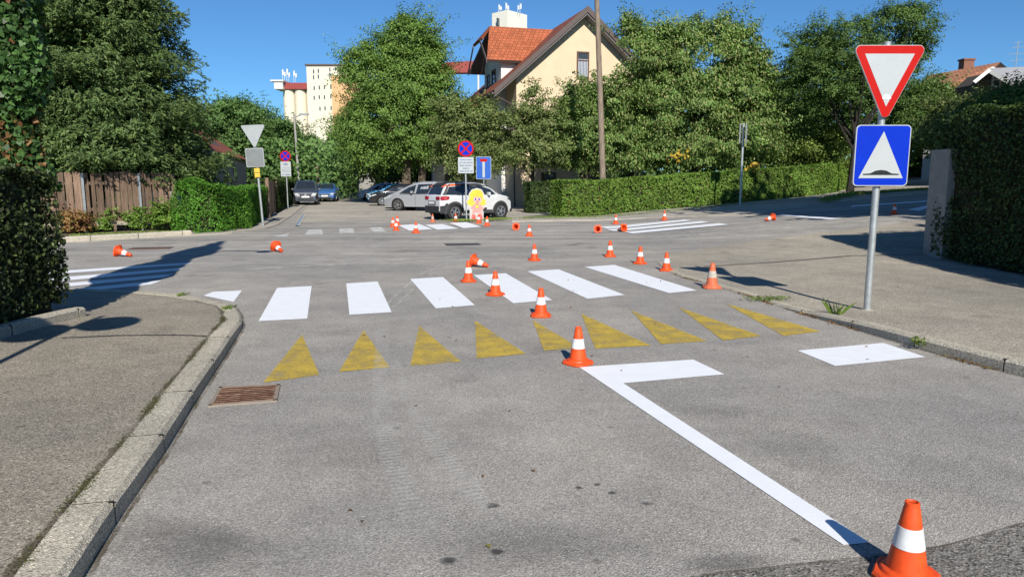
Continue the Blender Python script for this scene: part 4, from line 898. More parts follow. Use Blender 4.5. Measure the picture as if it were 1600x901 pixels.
window(hg, (Vector(LW(1556, 128, 40)).x, -.003, Vector(LW(1556, 128, 40)).z), .5, .6, 'y-', frame=M_whitewall)

# low wall and ground clutter at the end of the lot
m = MB(); m.box((0, 0, 1.4), (6, .25, 2.8)); o = m.build('garden_wall', M_conc, bevel=.03); o.location = (-12.8, 74, 0); tag(o, 'low beige wall at the back of the parking lot', 'wall')

# ================================================================ POLES AND SIGNS
def rpoly(pts, r, n=5):
    out = []; k = len(pts)
    for i in range(k):
        p = Vector(pts[i]); a = (Vector(pts[i - 1]) - p).normalized(); b = (Vector(pts[(i + 1) % k]) - p).normalized()
        half = a.angle(b) / 2; d = r / math.tan(half); c = p + (a + b).normalized() * (r / math.sin(half)); s = p + a * d - c; e = p + b * d - c
        for j in range(n + 1):
            t = j / n; v = s.lerp(e, t); v = v.normalized() * r; out.append((c.x + v.x, c.y + v.y))
    return out
def tri(wd, h, z0, inset=0):  # downward triangle, apex at z0
    pts = [(0, z0), (wd / 2, z0 + h), (-wd / 2, z0 + h)]
    if inset:
        c = Vector((0, z0 + h * 2 / 3)); k = 1 - inset / (h / 3); pts = [tuple(c + (Vector(p) - c) * k) for p in pts]
    return pts
def rect(wd, h, zc, xc=0): return [(xc - wd / 2, zc - h / 2), (xc + wd / 2, zc - h / 2), (xc + wd / 2, zc + h / 2), (xc - wd / 2, zc + h / 2)]
S_red = paint('sign_red', (.42, .006, .003), .45, 0, .15, var=.05); S_white = paint('sign_white', (.40, .425, .435), .35, 0, .5, var=.04); S_black = paint('sign_black', (.012, .014, .016), .4)
S_blue = paint('sign_blue', (.001, .026, .42), .5, 0, .1, var=.05); S_rim = paint('sign_rim_grey', (.42, .44, .46), .45, .3, .5); S_yel = paint('sign_yellow', (.72, .42, .05), .45)
S_text = paint('faded_print', (.18, .22, .30), .6); S_moon = paint('reflector_white', (.72, .74, .74), .3)
def plate(name, outline, y0, y1, mat, parent): m = MB(); m.prism(outline, 'y', y0, y1); return m.build(name, mat, parent)
# near yield + speed bump sign
bx_, by_ = gp(1355, 477, .1); sg = thing('sign_post', 'near steel post with red and white yield sign above blue speed bump sign', 'road sign', (bx_, by_, hw(bx_, by_)))
m = MB(); m.tube([(0, 0, -.1), (0, 0, 3.42)], .044, 16); m.build('post', galv(), sg, True)
m = MB(); m.lathe([(.0, .006), (.075, .006), (.09, -.02)], 16); m.build('footing', M_kerb, sg, True)
m = MB(); m.lathe([(.046, 0), (.046, .03), (0, .04)], 16, (0, 0, 3.40)); m.build('cap', signback(), sg, True)
yp = plate('yield_plate', rpoly(tri(.93, .96, 2.42), .06), -.085, -.055, S_rim, sg)
plate('red_border', rpoly(tri(.915, .945, 2.428), .055), -.0875, -.0852, S_red, yp)
plate('white_field', tri(.93, .96, 2.42, .105), -.0895, -.0877, S_white, yp)
mo = []
for k in range(13): a = math.pi * k / 12; mo.append((.055 * math.cos(a) + .0, 2.725 + .055 * math.sin(a)))
plate('reflector_dot', mo, -.0915, -.0897, S_moon, yp)
bp = plate('speed_bump_plate', rpoly(rect(.70, .77, 2.02), .055), -.085, -.055, S_rim, sg)
plate('blue_field', rpoly(rect(.676, .746, 2.02), .045), -.0875, -.0852, S_blue, bp)
plate('white_triangle', [(-.285, 1.735), (.285, 1.735), (0, 2.325)], -.0895, -.0877, S_white, bp)
hp = [(-.23, 1.775), (.23, 1.775), (.23, 1.79), (.14, 1.795), (.07, 1.83), (0, 1.84), (-.07, 1.83), (-.14, 1.795), (-.23, 1.79)]
plate('bump_symbol', hp, -.0915, -.0897, S_black, bp)
for zz in (2.15, 1.88, 3.1, 2.75):
    m = MB(); m.box((0, -.048, zz), (.12, .012, .05)); m.tube([(-.05, -.04, zz), (-.05, .05, zz), (.05, .05, zz), (.05, -.04, zz)], .007, 5); m.build('clamp', signback(), sg)

# left: backs of signs, leaning post
bx_, by_ = gp(411, 352, .03); sl_ = thing('sign_post', 'leaning post showing the bare grey backs of a triangular and a square sign', 'road sign', (bx_, by_, .03)); sl_.rotation_euler = (0, R(-2.6), R(4))
kk = by_ / F * .985
def Hh(py): return (352 - py) * kk
m = MB(); m.tube([(0, 0, -.05), (0, 0, Hh(197))], .045, 12); m.build('post', galv(), sl_, True)
plate('triangle_plate', rpoly(tri(.92, Hh(197) - Hh(233), Hh(233)), .05), -.085, -.055, signback(), sl_)
plate('square_plate', rpoly(rect(.68, Hh(232) - Hh(261), Hh(246.5), -.03), .05), -.088, -.06, signback(), sl_)
m = MB(); 
for dy in (-.1,): m.prism(rpoly(rect(.62, Hh(232) - Hh(261) - .06, Hh(246.5), -.03), .04), 'y', -.094, -.089)
m.build('square_plate_field', paint('dark_sign_back', (.17, .185, .19), .5), sl_)
for py in (266, 273.5): plate('yellow_plate', rect(.2, Hh(262) - Hh(268.5), Hh(py)), -.10, -.085, S_yel, sl_)

def nostop(parent, zc, r):
    dsk = MB(); dsk.lathe([(0, -.012), (r, -.012), (r, .012), (0, .012)], 32, (0, -.06, zc), 'y'); d0 = dsk.build('no_stopping_disc', S_red, parent)
    m = MB(); m.lathe([(0, 0), (r * .8, 0), (r * .8, .004), (0, .004)], 32, (0, -.077, zc), 'y'); m.build('blue_field', S_blue, d0)
    for sg_, o_ in ((1, 0), (-1, .0015)):
        m = MB(); m.box((0, -.0795 - o_, zc), (r * 1.62, .003, r * .2), M=Matrix.Rotation(sg_ * R(45), 3, 'Y')); m.build('red_cross_bar', S_red, d0)
# centre: no stopping with text plate
bx_, by_ = gp(729, 346.3); kk = by_ / F * 1.02; s1 = thing('sign_post', 'post with round no stopping sign above white text plate, before the white car', 'road sign', (bx_, by_, 0))
def H2(py): return (346.3 - py) * kk
m = MB(); m.tube([(0, 0, -.05), (-.03, 0, H2(226))], .035, 10); m.build('post', galv(), s1, True); nostop(s1, H2(237), 12 * kk)
tp = plate('text_plate', rpoly(rect(23.5 * kk, 24 * kk, H2(261.5)), .03), -.08, -.06, S_white, s1)
m = MB()
for j, (wd_, off) in enumerate(((.5, 0), (.56, 0), (.54, 0), (.28, 0), (.56, 0))):
    z_ = H2(253.5 + 4.2 * j); x = -wd_ / 2
    while x < wd_ / 2: l_ = min(random.choice((.13, .2, .26)), wd_ / 2 - x); m.box((x + l_ / 2, -.0815, z_), (l_, .002, .05)); x += l_ + .025
m.build('printed_lines', S_text, tp)
# dead end sign
bx_, by_ = gp(752, 343); kk = by_ / F * 1.02; s2 = thing('sign_post', 'blue rectangular dead end sign on a post behind the white car', 'road sign', (bx_, by_ + 3.12, 0)); kk = (by_ + 3.2) / F * 1.02
def H3(py): return W(752, py, by_ + 3.2).z
m = MB(); m.tube([(0, 0, -.05), (0, 0, H3(246))], .035, 10); m.build('post', galv(), s2, True)
dz = H3(245) - H3(280); zc = (H3(245) + H3(280)) / 2; bw = 22.5 * kk
dp_ = plate('dead_end_plate', rpoly(rect(bw, dz, zc), .04), -.08, -.06, S_rim, s2)
plate('blue_field', rpoly(rect(bw - .04, dz - .04, zc), .035), -.083, -.081, paint('sign_blue_dull', (.02, .10, .42), .4), dp_)
plate('white_stem', rect(bw * .16, dz * .72, zc - dz * .06), -.086, -.084, S_white, dp_); plate('red_bar', rect(bw * .46, dz * .12, zc + dz * .34), -.089, -.087, S_red, dp_)
# left no stopping sign
bx_, by_ = gp(450, 325, .03); kk = by_ / F * 1.02; s3 = thing('sign_post', 'slim post with small no stopping sign and white plate, left of the grey van', 'road sign', (bx_, by_, .03))
def H4(py): return (325 - py) * kk
m = MB(); m.tube([(0, 0, -.05), (0, 0, H4(240))], .04, 10); m.build('post', galv(), s3, True); nostop(s3, H4(247.5), 8.2 * kk)
tp = plate('text_plate', rpoly(rect(15.5 * kk, 22 * kk, H4(266.5)), .03), -.08, -.06, S_white, s3)
m = MB(); m.box((0, -.0815, H4(259.5)), (.26, .002, .14)); m.box((.1, -.0815, H4(275)), (.3, .002, .09)); m.box((-.2, -.0815, H4(275)), (.12, .002, .07))
for k in range(3): m.box((0, -.0815, H4(265 + k * 2.6)), (.5, .002, .03))
m.build('printed_lines', S_text, tp)
# edge-on signs right
bx_, by_ = gp(1156, 321, .05); kk = by_ / F * 1.02; gz = g(bx_, by_) + .05; s4 = thing('sign_post', 'post with two signs seen edge on in front of the long hedge', 'road sign', (bx_, by_, gz), R(68))
m = MB(); m.tube([(0, 0, -.05), (.0, 0, (321 - 199) * kk)], .055, 12); m.build('post', galv(), s4, True)
for y0 in (-.16, .12): plate('sign_plate', rpoly(rect(.62, 29 * kk, (321 - 214.5) * kk), .05), y0, y0 + .03, signback(), s4)
# wooden utility pole (by the hedge), distant lamp pole
up = thing('utility_pole', 'tall weathered wooden utility pole rising in front of the yellow house', 'utility pole', (W(945, 281, 36.6).x, 36.8, .1)); up.rotation_euler = (0, R(-3.0), 0)
m = MB(); m.tube([(0, 0, -.1), (.02, 0, 6), (0, 0, 13.5)], [.165, .14, .11], 14); m.build('pole', B_pole, up, True)
m = MB(); m.tube([(0, 0, 13.0), (0, -.35, 13.05)], .03, 6); m.build('bracket', galv(), up)
lp = thing('lamp_pole', 'distant slim pole with street lamp arm above the side street', 'lamp pole', (W(466, 281, 62).x, 62, 0)); Hl = W(462, 178, 62).z
m = MB(); m.tube([(.12, 0, -.1), (0, 0, Hl * .5), (-.12, 0, Hl)], [.14, .11, .08], 10); m.build('pole', M_conc, lp, True)
m = MB(); m.tube([(-.2, 0, Hl - .35), (.5, -.1, Hl - .1)], .04, 6); m.box((.75, -.1, Hl - .05), (.75, .3, .16)); m.build('lamp_head', signback(), lp)
m = MB(); m.tube([(1.2, 2, -.1), (1.1, 2, Hl * .42)], .14, 8); o = m.build('pole_stay', B_pole, lp, True)
gl = thing('globe_lamp', 'white globe lamp standing at the end of the parking lot', 'lamp', (W(560, 281, 66).x, 66, 0)); zz = W(560, 272, 66).z
m = MB(); m.tube([(0, 0, -.05), (0, 0, zz - .2)], .05, 8); m.build('post', galv(), gl, True)
m = MB(); m.lathe([(.0, -.33), (.2, -.3), (.34, -.12), (.36, .05), (.25, .25), (0, .33)], 16, (0, 0, zz)); m.build('globe', S_moon, gl, True)

# ================================================================ TRAFFIC CONES
C_or = paint('cone_orange', (.70, .075, .012), .5, 0, .4, var=.22, scale=16); C_wh = paint('cone_white_band', (.62, .64, .66), .4, 0, .5, var=.14, scale=22); C_in = paint('cone_inside', (.35, .04, .01), .7)
C_fo = paint('faded_cone_orange', (.55, .13, .06), .6, var=.2, scale=14); C_fw = paint('dirty_cone_band', (.42, .38, .33), .7, var=.25, scale=14)
def cone_proto(faded=False):
    A, B_ = (C_fo, C_fw) if faded else (C_or, C_wh); root = thing('traffic_cone', 'orange cone', 'traffic cone', group='orange and white traffic cones round the fresh markings')
    H = .365; r = lambda z: .088 - (.088 - .029) * (z - .03) / (H - .03)
    m = MB(); n = 16; pts = []
    for k in range(n):
        a = 2 * math.pi * (k + .5) / n; q = .132 / max(abs(math.cos(a)), abs(math.sin(a))) ; q = min(q, .152); pts.append((q * math.cos(a), q * math.sin(a)))
    q = [(.088 * math.cos(2 * math.pi * (k + .5) / n), .088 * math.sin(2 * math.pi * (k + .5) / n)) for k in range(n)]
    L_ = [(pts, 0, 1), (pts, .017, 1), ([(x * .97, y * .97) for x, y in pts], .021, 1), ([(x * .93, y * .93) for x, y in pts], .0275, 1), (q, .0275, 1), (q, 0, 1)]
    m.add([(x, y, z) for P_, z, _ in L_ for x, y in P_], [(i * n + k, i * n + (k + 1) % n, ((i + 1) % 6) * n + (k + 1) % n, ((i + 1) % 6) * n + k) for i in range(6) for k in range(n)]); base = m.build('base', A, root)
    m = MB(); m.lathe([(.112, .0275), (.104, .042), (.094, .046), (r(.05), .05), (r(.15), .15), (r(.25), .25), (r(.335), .335), (.031, .345), (.031, .362), (.024, .365), (.021, .36), (.022, .3), (.08, .03)], 28); m.build('body', A, root, True)
    m = MB(); m.lathe([(r(.155) - .001, .1545), (r(.155) + .0022, .156), (r(.25) + .0022, .249), (r(.25) - .001, .2505)], 28); m.build('reflective_band', B_, root, True)
    m = MB(); m.lathe([(.0215, .355), (.0, .352)], 16); m.build('hole', C_in, root)
    return root
cp = cone_proto(); cf = cone_proto(True); used = {id(cp): False, id(cf): False}
def cone(px, py, label, faded=False, scale=1.0, lie=None, h=0, tilt=None, rz=None):
    src = cf if faded else cp; o = src if not used[id(src)] else copy_tree(src); used[id(src)] = True
    x, y = gp(px, py, h); z = g(x, y) + h + (.006)
    o.location = (x, y, z); o['label'] = label; s = scale * rng.uniform(.975, 1.025); o.scale = (s, s, s)
    rzz = rng.uniform(0, 6.28) if rz is None else rz; o.rotation_euler = (0, 0, rzz)
    if lie is not None:   # lying with the tip pointing along azimuth `lie`
        th = R(90) + math.atan2(.146 - .031, .365) ; 
        tipdir = Vector((math.cos(lie), math.sin(lie), 0)); 
        zax = (tipdir * math.cos(-R(16.5)) + Vector((0, 0, 1)) * math.sin(-R(16.5))).normalized(); xax = Vector((0, 0, 1)).cross(zax).normalized(); yax = zax.cross(xax)
        M = Matrix((xax, yax, zax)).transposed(); spin = Matrix.Rotation(rng.uniform(-.1, .1), 3, 'Z'); o.rotation_euler = (M @ spin).to_euler(); o.location.z = z + .135 * s
    return o
cone(1415, 903, 'largest cone, nearest the camera and cut by the bottom edge')
cone(903, 568, 'cone standing at the corner of the fresh stop bar')
cone(845, 494, 'cone standing right above the yellow triangles, near the fifth one')
cone(774, 461, 'cone standing on the fourth white crosswalk bar from the left')
cone(732, 440, 'upright cone touching the toppled cone beside the crosswalk')
cone(738, 417, 'toppled cone lying behind an upright cone near the crosswalk, tip to the right', lie=R(-22), h=0)
cone(1112, 450, 'faded grimy cone by the right kerb with a dirty grey band', True, 1.12)
cone(1041, 423, 'upright cone just beyond the right end of the crosswalk, next to the faded one')
cone(1000, 412, 'upright cone second from the right in the row beyond the crosswalk')
cone(953, 401, 'upright cone beyond the fifth and sixth crosswalk bars, third from the right')
cone(835, 407, 'lone upright cone in the road beyond the fourth crosswalk bar')
cone(827, 369, 'upright cone in the far lane, right of the toppled one with its base towards us')
cone(806, 360, 'toppled cone with its open base towards us, near the cartoon child board', lie=R(82))
cone(934, 364, 'left of two toppled cones showing their open bases by the far crosswalk', lie=R(80))
cone(975, 362, 'right of two toppled cones by the far crosswalk, turned slightly left', lie=R(118))
cone(962, 350, 'upright cone standing behind the two toppled ones')
cone(1038, 344, 'upright cone at the far end of the right arm crosswalk below the hedge')
cone(1208, 345, 'toppled cone lying at the edge of the far shadow, tip to the left', lie=R(200))
cone(1397, 335, 'cone standing in the shaded right arm of the road')
cone(184, 401, 'toppled cone lying on the far left lane, tip to the right', lie=R(-8))
cone(431, 393, 'toppled cone lying in front of the side street, tip towards us', lie=R(-48))
cone(650, 364, 'upright cone on the first fresh bar of the side street crossing')
cone(619, 360, 'front cone of the group of three at the side street mouth')
cone(614, 354.5, 'left rear cone of the group of three at the side street mouth')
cone(621, 352, 'right rear cone of the group of three at the side street mouth')
cone(676, 347, 'small faded pinkish cone under the tail of the white car', True, .9)
cone(712, 347, 'cone on the grass edge beside the rear wheel of the white car')
cone(748, 349, 'left of two cones at the feet of the cartoon child board')
cone(761, 353, 'right of two cones at the feet of the cartoon child board')

# ================================================================ CARTOON CHILD BOARD
bx_, by_ = gp(745, 346.5); kk = by_ / F * 1.02; kb = thing('cutout_board', 'flat painted cutout board of a blonde cartoon child in a pink dress', 'cutout board', (bx_, by_, .0))
def E(cx, cz, rx_, rz_, n=24, a0=0, a1=360): return [(cx + rx_ * math.cos(R(a0 + (a1 - a0) * k / n)), cz + rz_ * math.sin(R(a0 + (a1 - a0) * k / n))) for k in range(n)]
P_y = paint('painted_yellow', (.66, .47, .04), .6); P_sk = paint('painted_skin', (.60, .36, .28), .6); P_pk = paint('painted_pink', (.55, .15, .13), .5); P_w = paint('board_white', (.48, .46, .45), .5); P_rd = paint('painted_red', (.50, .09, .07), .5)
out = [(-.30, 0), (.29, 0), (.29, .44), (.24, .48), (.36, .62), (.48, .72), (.42, .82), (.46, .93), (.36, .96), (.32, 1.18), (.22, 1.36), (.02, 1.42), (-.2, 1.36), (-.33, 1.18), (-.35, .98), (-.46, .86), (-.38, .66), (-.28, .52), (-.30, .44)]
plate('board', out, -.012, .012, P_w, kb)
plate('hair', [(-.31, .95), (-.42, .85), (-.35, .7), (-.2, .66), (-.1, .74), (.12, .74), (.25, .68), (.4, .74), (.36, .84), (.41, .92), (.3, .95), (.27, 1.18), (.18, 1.32), (.02, 1.37), (-.17, 1.32), (-.29, 1.16)], -.016, -.0125, P_y, kb)
plate('face', E(.04, .93, .19, .17), -.020, -.0165, P_sk, kb)
plate('fringe', [(-.16, 1.0), (-.05, 1.08), (.06, 1.03), (.2, 1.06), (.24, .98), (.22, 1.15), (.05, 1.22), (-.12, 1.17)], -.024, -.0205, P_y, kb)
for sx in (-.045, .11): plate('eye', E(sx, .95, .032, .045, 12), -.024, -.0205, S_blue, kb)
plate('mouth', E(.04, .85, .06, .025, 12), -.024, -.0205, P_rd, kb)
plate('dress', [(-.14, .72), (.18, .72), (.32, .56), (.2, .5), (.24, .38), (-.2, .38), (-.16, .52), (-.28, .58)], -.020, -.0165, paint('painted_pale_pink', (.62, .27, .24), .6), kb)
plate('collar', E(.02, .64, .07, .06, 14), -.024, -.0205, P_y, kb); plate('bow', E(.02, .755, .06, .02, 12), -.0245, -.0210, P_rd, kb)
for sx in (-.13, .15): plate('shoe', E(sx, .18, .1, .17, 16), -.0165, -.0126, P_pk, kb); plate('shoe_patch', E(sx + .02, .14, .05, .08, 12), -.020, -.0166, P_rd, kb)
for sx in (-.2, .2): m = MB(); m.box((sx, .22, .02), (.05, .5, .04)); m.tube([(sx, .44, .04), (sx, .015, .7)], .015, 6); m.build('prop', B_board, kb)

# ================================================================ CARS
T_rub = paint('tyre_rubber', (.022, .022, .022), .85); T_rim = paint('alloy_rim', (.50, .51, .53), .3, .8, .5); T_blk = paint('black_trim', (.022, .024, .028), .6); T_gls = paint('car_glass', (.018, .024, .032), .05, 0, .8, var=.3)
T_red = paint('tail_lamp_red', (.30, .01, .02), .2, 0, .6); T_hl = paint('headlamp', (.55, .58, .60), .12, .2, .8); T_pl = paint('plate_white', (.7, .7, .7), .5); T_org = paint('orange_trim', (.75, .10, .02), .35)
def cpaint(name, col): return paint(name, col, .3, .0, .5, coat=.8, var=.03, scale=2)
def car(label, bodym, loc, head, Lc, Wc, top, belt, wheels, rw, sillz=.25, win=None, shield=None, rear=None, roofm=None, cladm=None, extras=None, roofz=None, group=None, sidelamp=True):
    """local x from tail (0) to nose (L). top: profile (x,z). windows: side polygons (x,z)."""
    root = thing('parked_car', label, 'car', loc, head, group)
    tx = [p[0] for p in top]; tz = [p[1] for p in top]; zr_ = max(tz)
    zt = lambda x: float(np.interp(x, tx, tz))
    def hwid(x, z):
        pl = min(1, .80 + .2 * math.sin(min(1, max(0, x) / .75) * math.pi / 2), .78 + .22 * math.sin(min(1, max(0, Lc - x) / .95) * math.pi / 2))
        b = float(np.interp(x, [p[0] for p in belt], [p[1] for p in belt])) if hasattr(belt, '__len__') else belt
        s = 1 - .04 * max(0, (.5 - z) / .5); 
        if z > b: s = 1 - .27 * ((z - b) / max(.3, zr_ - b)) ** 1.15
        return Wc / 2 * pl * s
    R_ = rw * 1.16
    def zb(x):
        for wx in wheels:
            d = abs(x - wx)
            if d < R_: return max(sillz, rw + math.sqrt(max(0, R_ * R_ - d * d)) - .02)
        return sillz + (.10 * max(0, 1 - x / .35) + .06 * max(0, 1 - (Lc - x) / .35))
    xs = sorted(set([0, .015, .04, .08, Lc - .015, Lc - .04, Lc - .08, Lc] + list(np.linspace(.12, Lc - .12, 34)) + [wx + R_ * math.cos(a) * .999 for wx in wheels for a in np.linspace(0, math.pi, 15)] + [p[0] for p in top]))
    ss = [0, .08, .2, .35, .5, .62, .74, .84, .92, .97, 1.0]; yf = [1] * 8 + [.985, .955, .86]
    body = MB(); cols = []
    for x in xs:
        b0, t0 = zb(x), max(zt(x), zb(x) + .03); col = []
        for s, f in zip(ss, yf):
            z = b0 + (t0 - b0) * s; col.append((hwid(x, z) * f, z))
        cols.append(col)
    vs = []
    for x, col in zip(xs, cols):
        right = [(x - Lc / 2, -y, z) for y, z in col]; left = [(x - Lc / 2, y, z) for y, z in col[::-1]]
        cam_ = (x - Lc / 2, 0, col[-1][1] + .02 * (col[-1][0]))
        vs += right + [cam_] + left
    n = len(ss) * 2 + 1
    fs = [(i * n + k, (i + 1) * n + k, (i + 1) * n + k + 1, i * n + k + 1) for i in range(len(xs) - 1) for k in range(n - 1)] + [tuple(range(n)), tuple(range((len(xs) - 1) * n, len(xs) * n))[::-1]]
    body.add(vs, fs); body.build('body', bodym, root, True)
    m = MB(); m.box((0, 0, sillz + .16), (Lc - .5, Wc * .72, .3)); m.build('underbody', T_blk, root)
    def side_patch(name, poly, mat, off=.008, par=root, both=True, sub=4):
        for sg_ in ((-1, 1) if both else (-1,)):
            q = []
            for i in range(len(poly)):
                a, b = poly[i], poly[(i + 1) % len(poly)]
                for k in range(sub): q.append((a[0] + (b[0] - a[0]) * k / sub, a[1] + (b[1] - a[1]) * k / sub))
            vv, _, ff, *_ = geometry.delaunay_2d_cdt([Vector(p) for p in q] , [], [list(range(len(q)))], 1, 1e-6)
            mm = MB(); P_ = []
            for p in vv:
                f_ = 1.0; b0, t0 = zb(p.x), zt(p.x); s = (p.y - b0) / max(.05, t0 - b0); f_ = float(np.interp(s, ss, yf)); P_.append((p.x - Lc / 2, sg_ * (hwid(p.x, p.y) * f_ + off), p.y))
            mm.add(P_, [tuple(f) for f in ff]); mm.build(name, mat, par)
    def top_patch(name, x0, x1, fr, mat, off=.010, w0=.0, parts=6):
        mm = MB(); vs_ = []; fs_ = []; xs_ = sorted(set(list(np.linspace(x0, x1, parts)) + [p for p in tx if x0 < p < x1]))
        for x in xs_:
            hw_ = hwid(x, zt(x)) * .86 * fr
            dz = (zt(x + .02) - zt(x - .02)) / .04; nn = Vector((-dz, 0, 1)).normalized() * off
            for y in (-hw_, 0, hw_): vs_.append((x - Lc / 2 + nn.x, y, zt(x) + (.02 * hw_ / fr if y == 0 else 0) + nn.z))
        for i in range(len(xs_) - 1):
            for k in (0, 1): fs_.append((3 * i + k, 3 * i + k + 1, 3 * i + 4 + k, 3 * i + 3 + k))
        mm.add(vs_, fs_); return mm.build(name, mat, root)
    for w_ in (win or []): side_patch('side_window', w_, T_gls, .010)
    if shield: top_patch('windscreen', shield[0], shield[1], .96, T_gls)
    if rear: top_patch('rear_window', rear[0], rear[1], .94, T_gls)
    for wx in wheels:
        for sg_ in (-1, 1):
            yy = sg_ * (Wc / 2 - .12)
            wr = link('wheel', None, root); wr.location = (wx - Lc / 2, yy, rw); wr.rotation_euler = (0, 0, 0 if sg_ < 0 else math.pi)
            mm = MB(); mm.lathe([(rw * .62, -.1), (rw * .9, -.11), (rw, -.08), (rw, .08), (rw * .9, .1), (rw * .62, .1), (rw * .62, -.1)], 28, (0, 0, 0), 'y'); mm.build('tyre', T_rub, wr, True)
            mm = MB(); mm.lathe([(rw * .64, -.095), (rw * .58, -.10), (rw * .56, -.05), (rw * .3, -.03), (0, -.03)], 24, (0, 0, 0), 'y'); mm.build('well', T_blk, wr, True)
            mm = MB(); mm.lathe([(rw * .66, -.102), (rw * .66, -.112), (rw * .58, -.112), (rw * .58, -.102)], 28, (0, 0, 0), 'y'); mm.lathe([(0, -.115), (rw * .16, -.112), (rw * .18, -.06)], 14, (0, 0, 0), 'y')
            for k in range(5):
                for dd in (-.16, .16):
                    a = k * 2 * math.pi / 5 + dd; mm.box((math.cos(a) * rw * .36, -.10, math.sin(a) * rw * .36), (rw * .46, .02, rw * .075), M=Matrix.Rotation(-a, 3, 'Y'))
            mm.build('rim', T_rim, wr)
            mm = MB(); mm.lathe([(R_ * .98, -.0), (R_ * .98, .25), (0, .25)], 20, (0, -.06, 0), 'y'); mm.build('wheel_arch_liner', T_blk, wr)
    if cladm:   # arch mouldings and sill
        for wx in wheels:
            arc_o = [(wx + (R_ + .075) * math.cos(a), rw + (R_ + .075) * math.sin(a)) for a in np.linspace(-.18, math.pi + .18, 20)]; arc_i = [(wx + (R_ - .01) * math.cos(a), rw + (R_ - .01) * math.sin(a)) for a in np.linspace(math.pi + .18, -.18, 20)]
            for sg_ in (-1, 1):
                mm = MB(); P_ = []
                for a_, b_ in zip(arc_o, arc_i[::-1]):
                    for (x, z) in (a_, b_): P_.append((x - Lc / 2, sg_ * (hwid(min(max(x, 0), Lc), z) + .018), z))
                mm.add(P_, [(2 * i, 2 * i + 1, 2 * i + 3, 2 * i + 2) for i in range(19)]); mm.build('arch_moulding', cladm, root, True)
        side_patch('sill_moulding', [(wheels[0] + R_ + .05, sillz - .02), (wheels[1] - R_ - .05, sillz - .02), (wheels[1] - R_ - .09, sillz + .13), (wheels[0] + R_ + .09, sillz + .13)], cladm, .014)
    if extras: extras(root, Lc, Wc, side_patch, top_patch, hwid, zt)
    for sg_ in (-1, 1):
        xm = (shield[0] if shield else Lc * .6) + .1
        mm = MB(); mm.box((xm - Lc / 2 - .05, sg_ * (Wc / 2 + .07), (belt if not hasattr(belt, '__len__') else belt[0][1]) + .06), (.12, .2, .14)); mm.build('mirror', bodym, root, bevel=.03)
    return root
def front_kit(root, Lc, Wc, z=.62, plate_=True, grille=T_blk, hl=(.62, .12)):
    x = Lc / 2
    m = MB(); m.box((x - .005, 0, z - .02), (.06, Wc * .46, .10)); m.build('grille', grille, root)
    m = MB(); m.box((x - .01, 0, z - .27), (.06, Wc * .6, .14)); m.build('lower_grille', T_blk, root)
    for s in (-1, 1): m = MB(); m.box((x - .085, s * Wc * .335, z + .03), (.16, Wc * .15, hl[1])); m.build('headlight', T_hl, root, bevel=.02)
    m = MB(); m.box((x + .03, 0, z - .13), (.02, .52, .115)); m.build('number_plate', T_pl, root)

def placecar(rear_px, front_px, wheels, Lc, side=1, Wc=1.75):
    """car whose camera-side wheels touch the ground at two photo points; returns centre and heading"""
    a, b = Vector(gp(*rear_px)), Vector(gp(*front_px)); d = (b - a).normalized(); n_ = Vector((-d.y, d.x))
    if n_.dot(a) < 0: n_ = -n_
    mid = b + n_ * (Wc / 2 - .1) + d * (Lc / 2 - wheels[1])
    return (mid.x, mid.y, g(mid.x, mid.y) + .01), math.atan2(d.y, d.x)

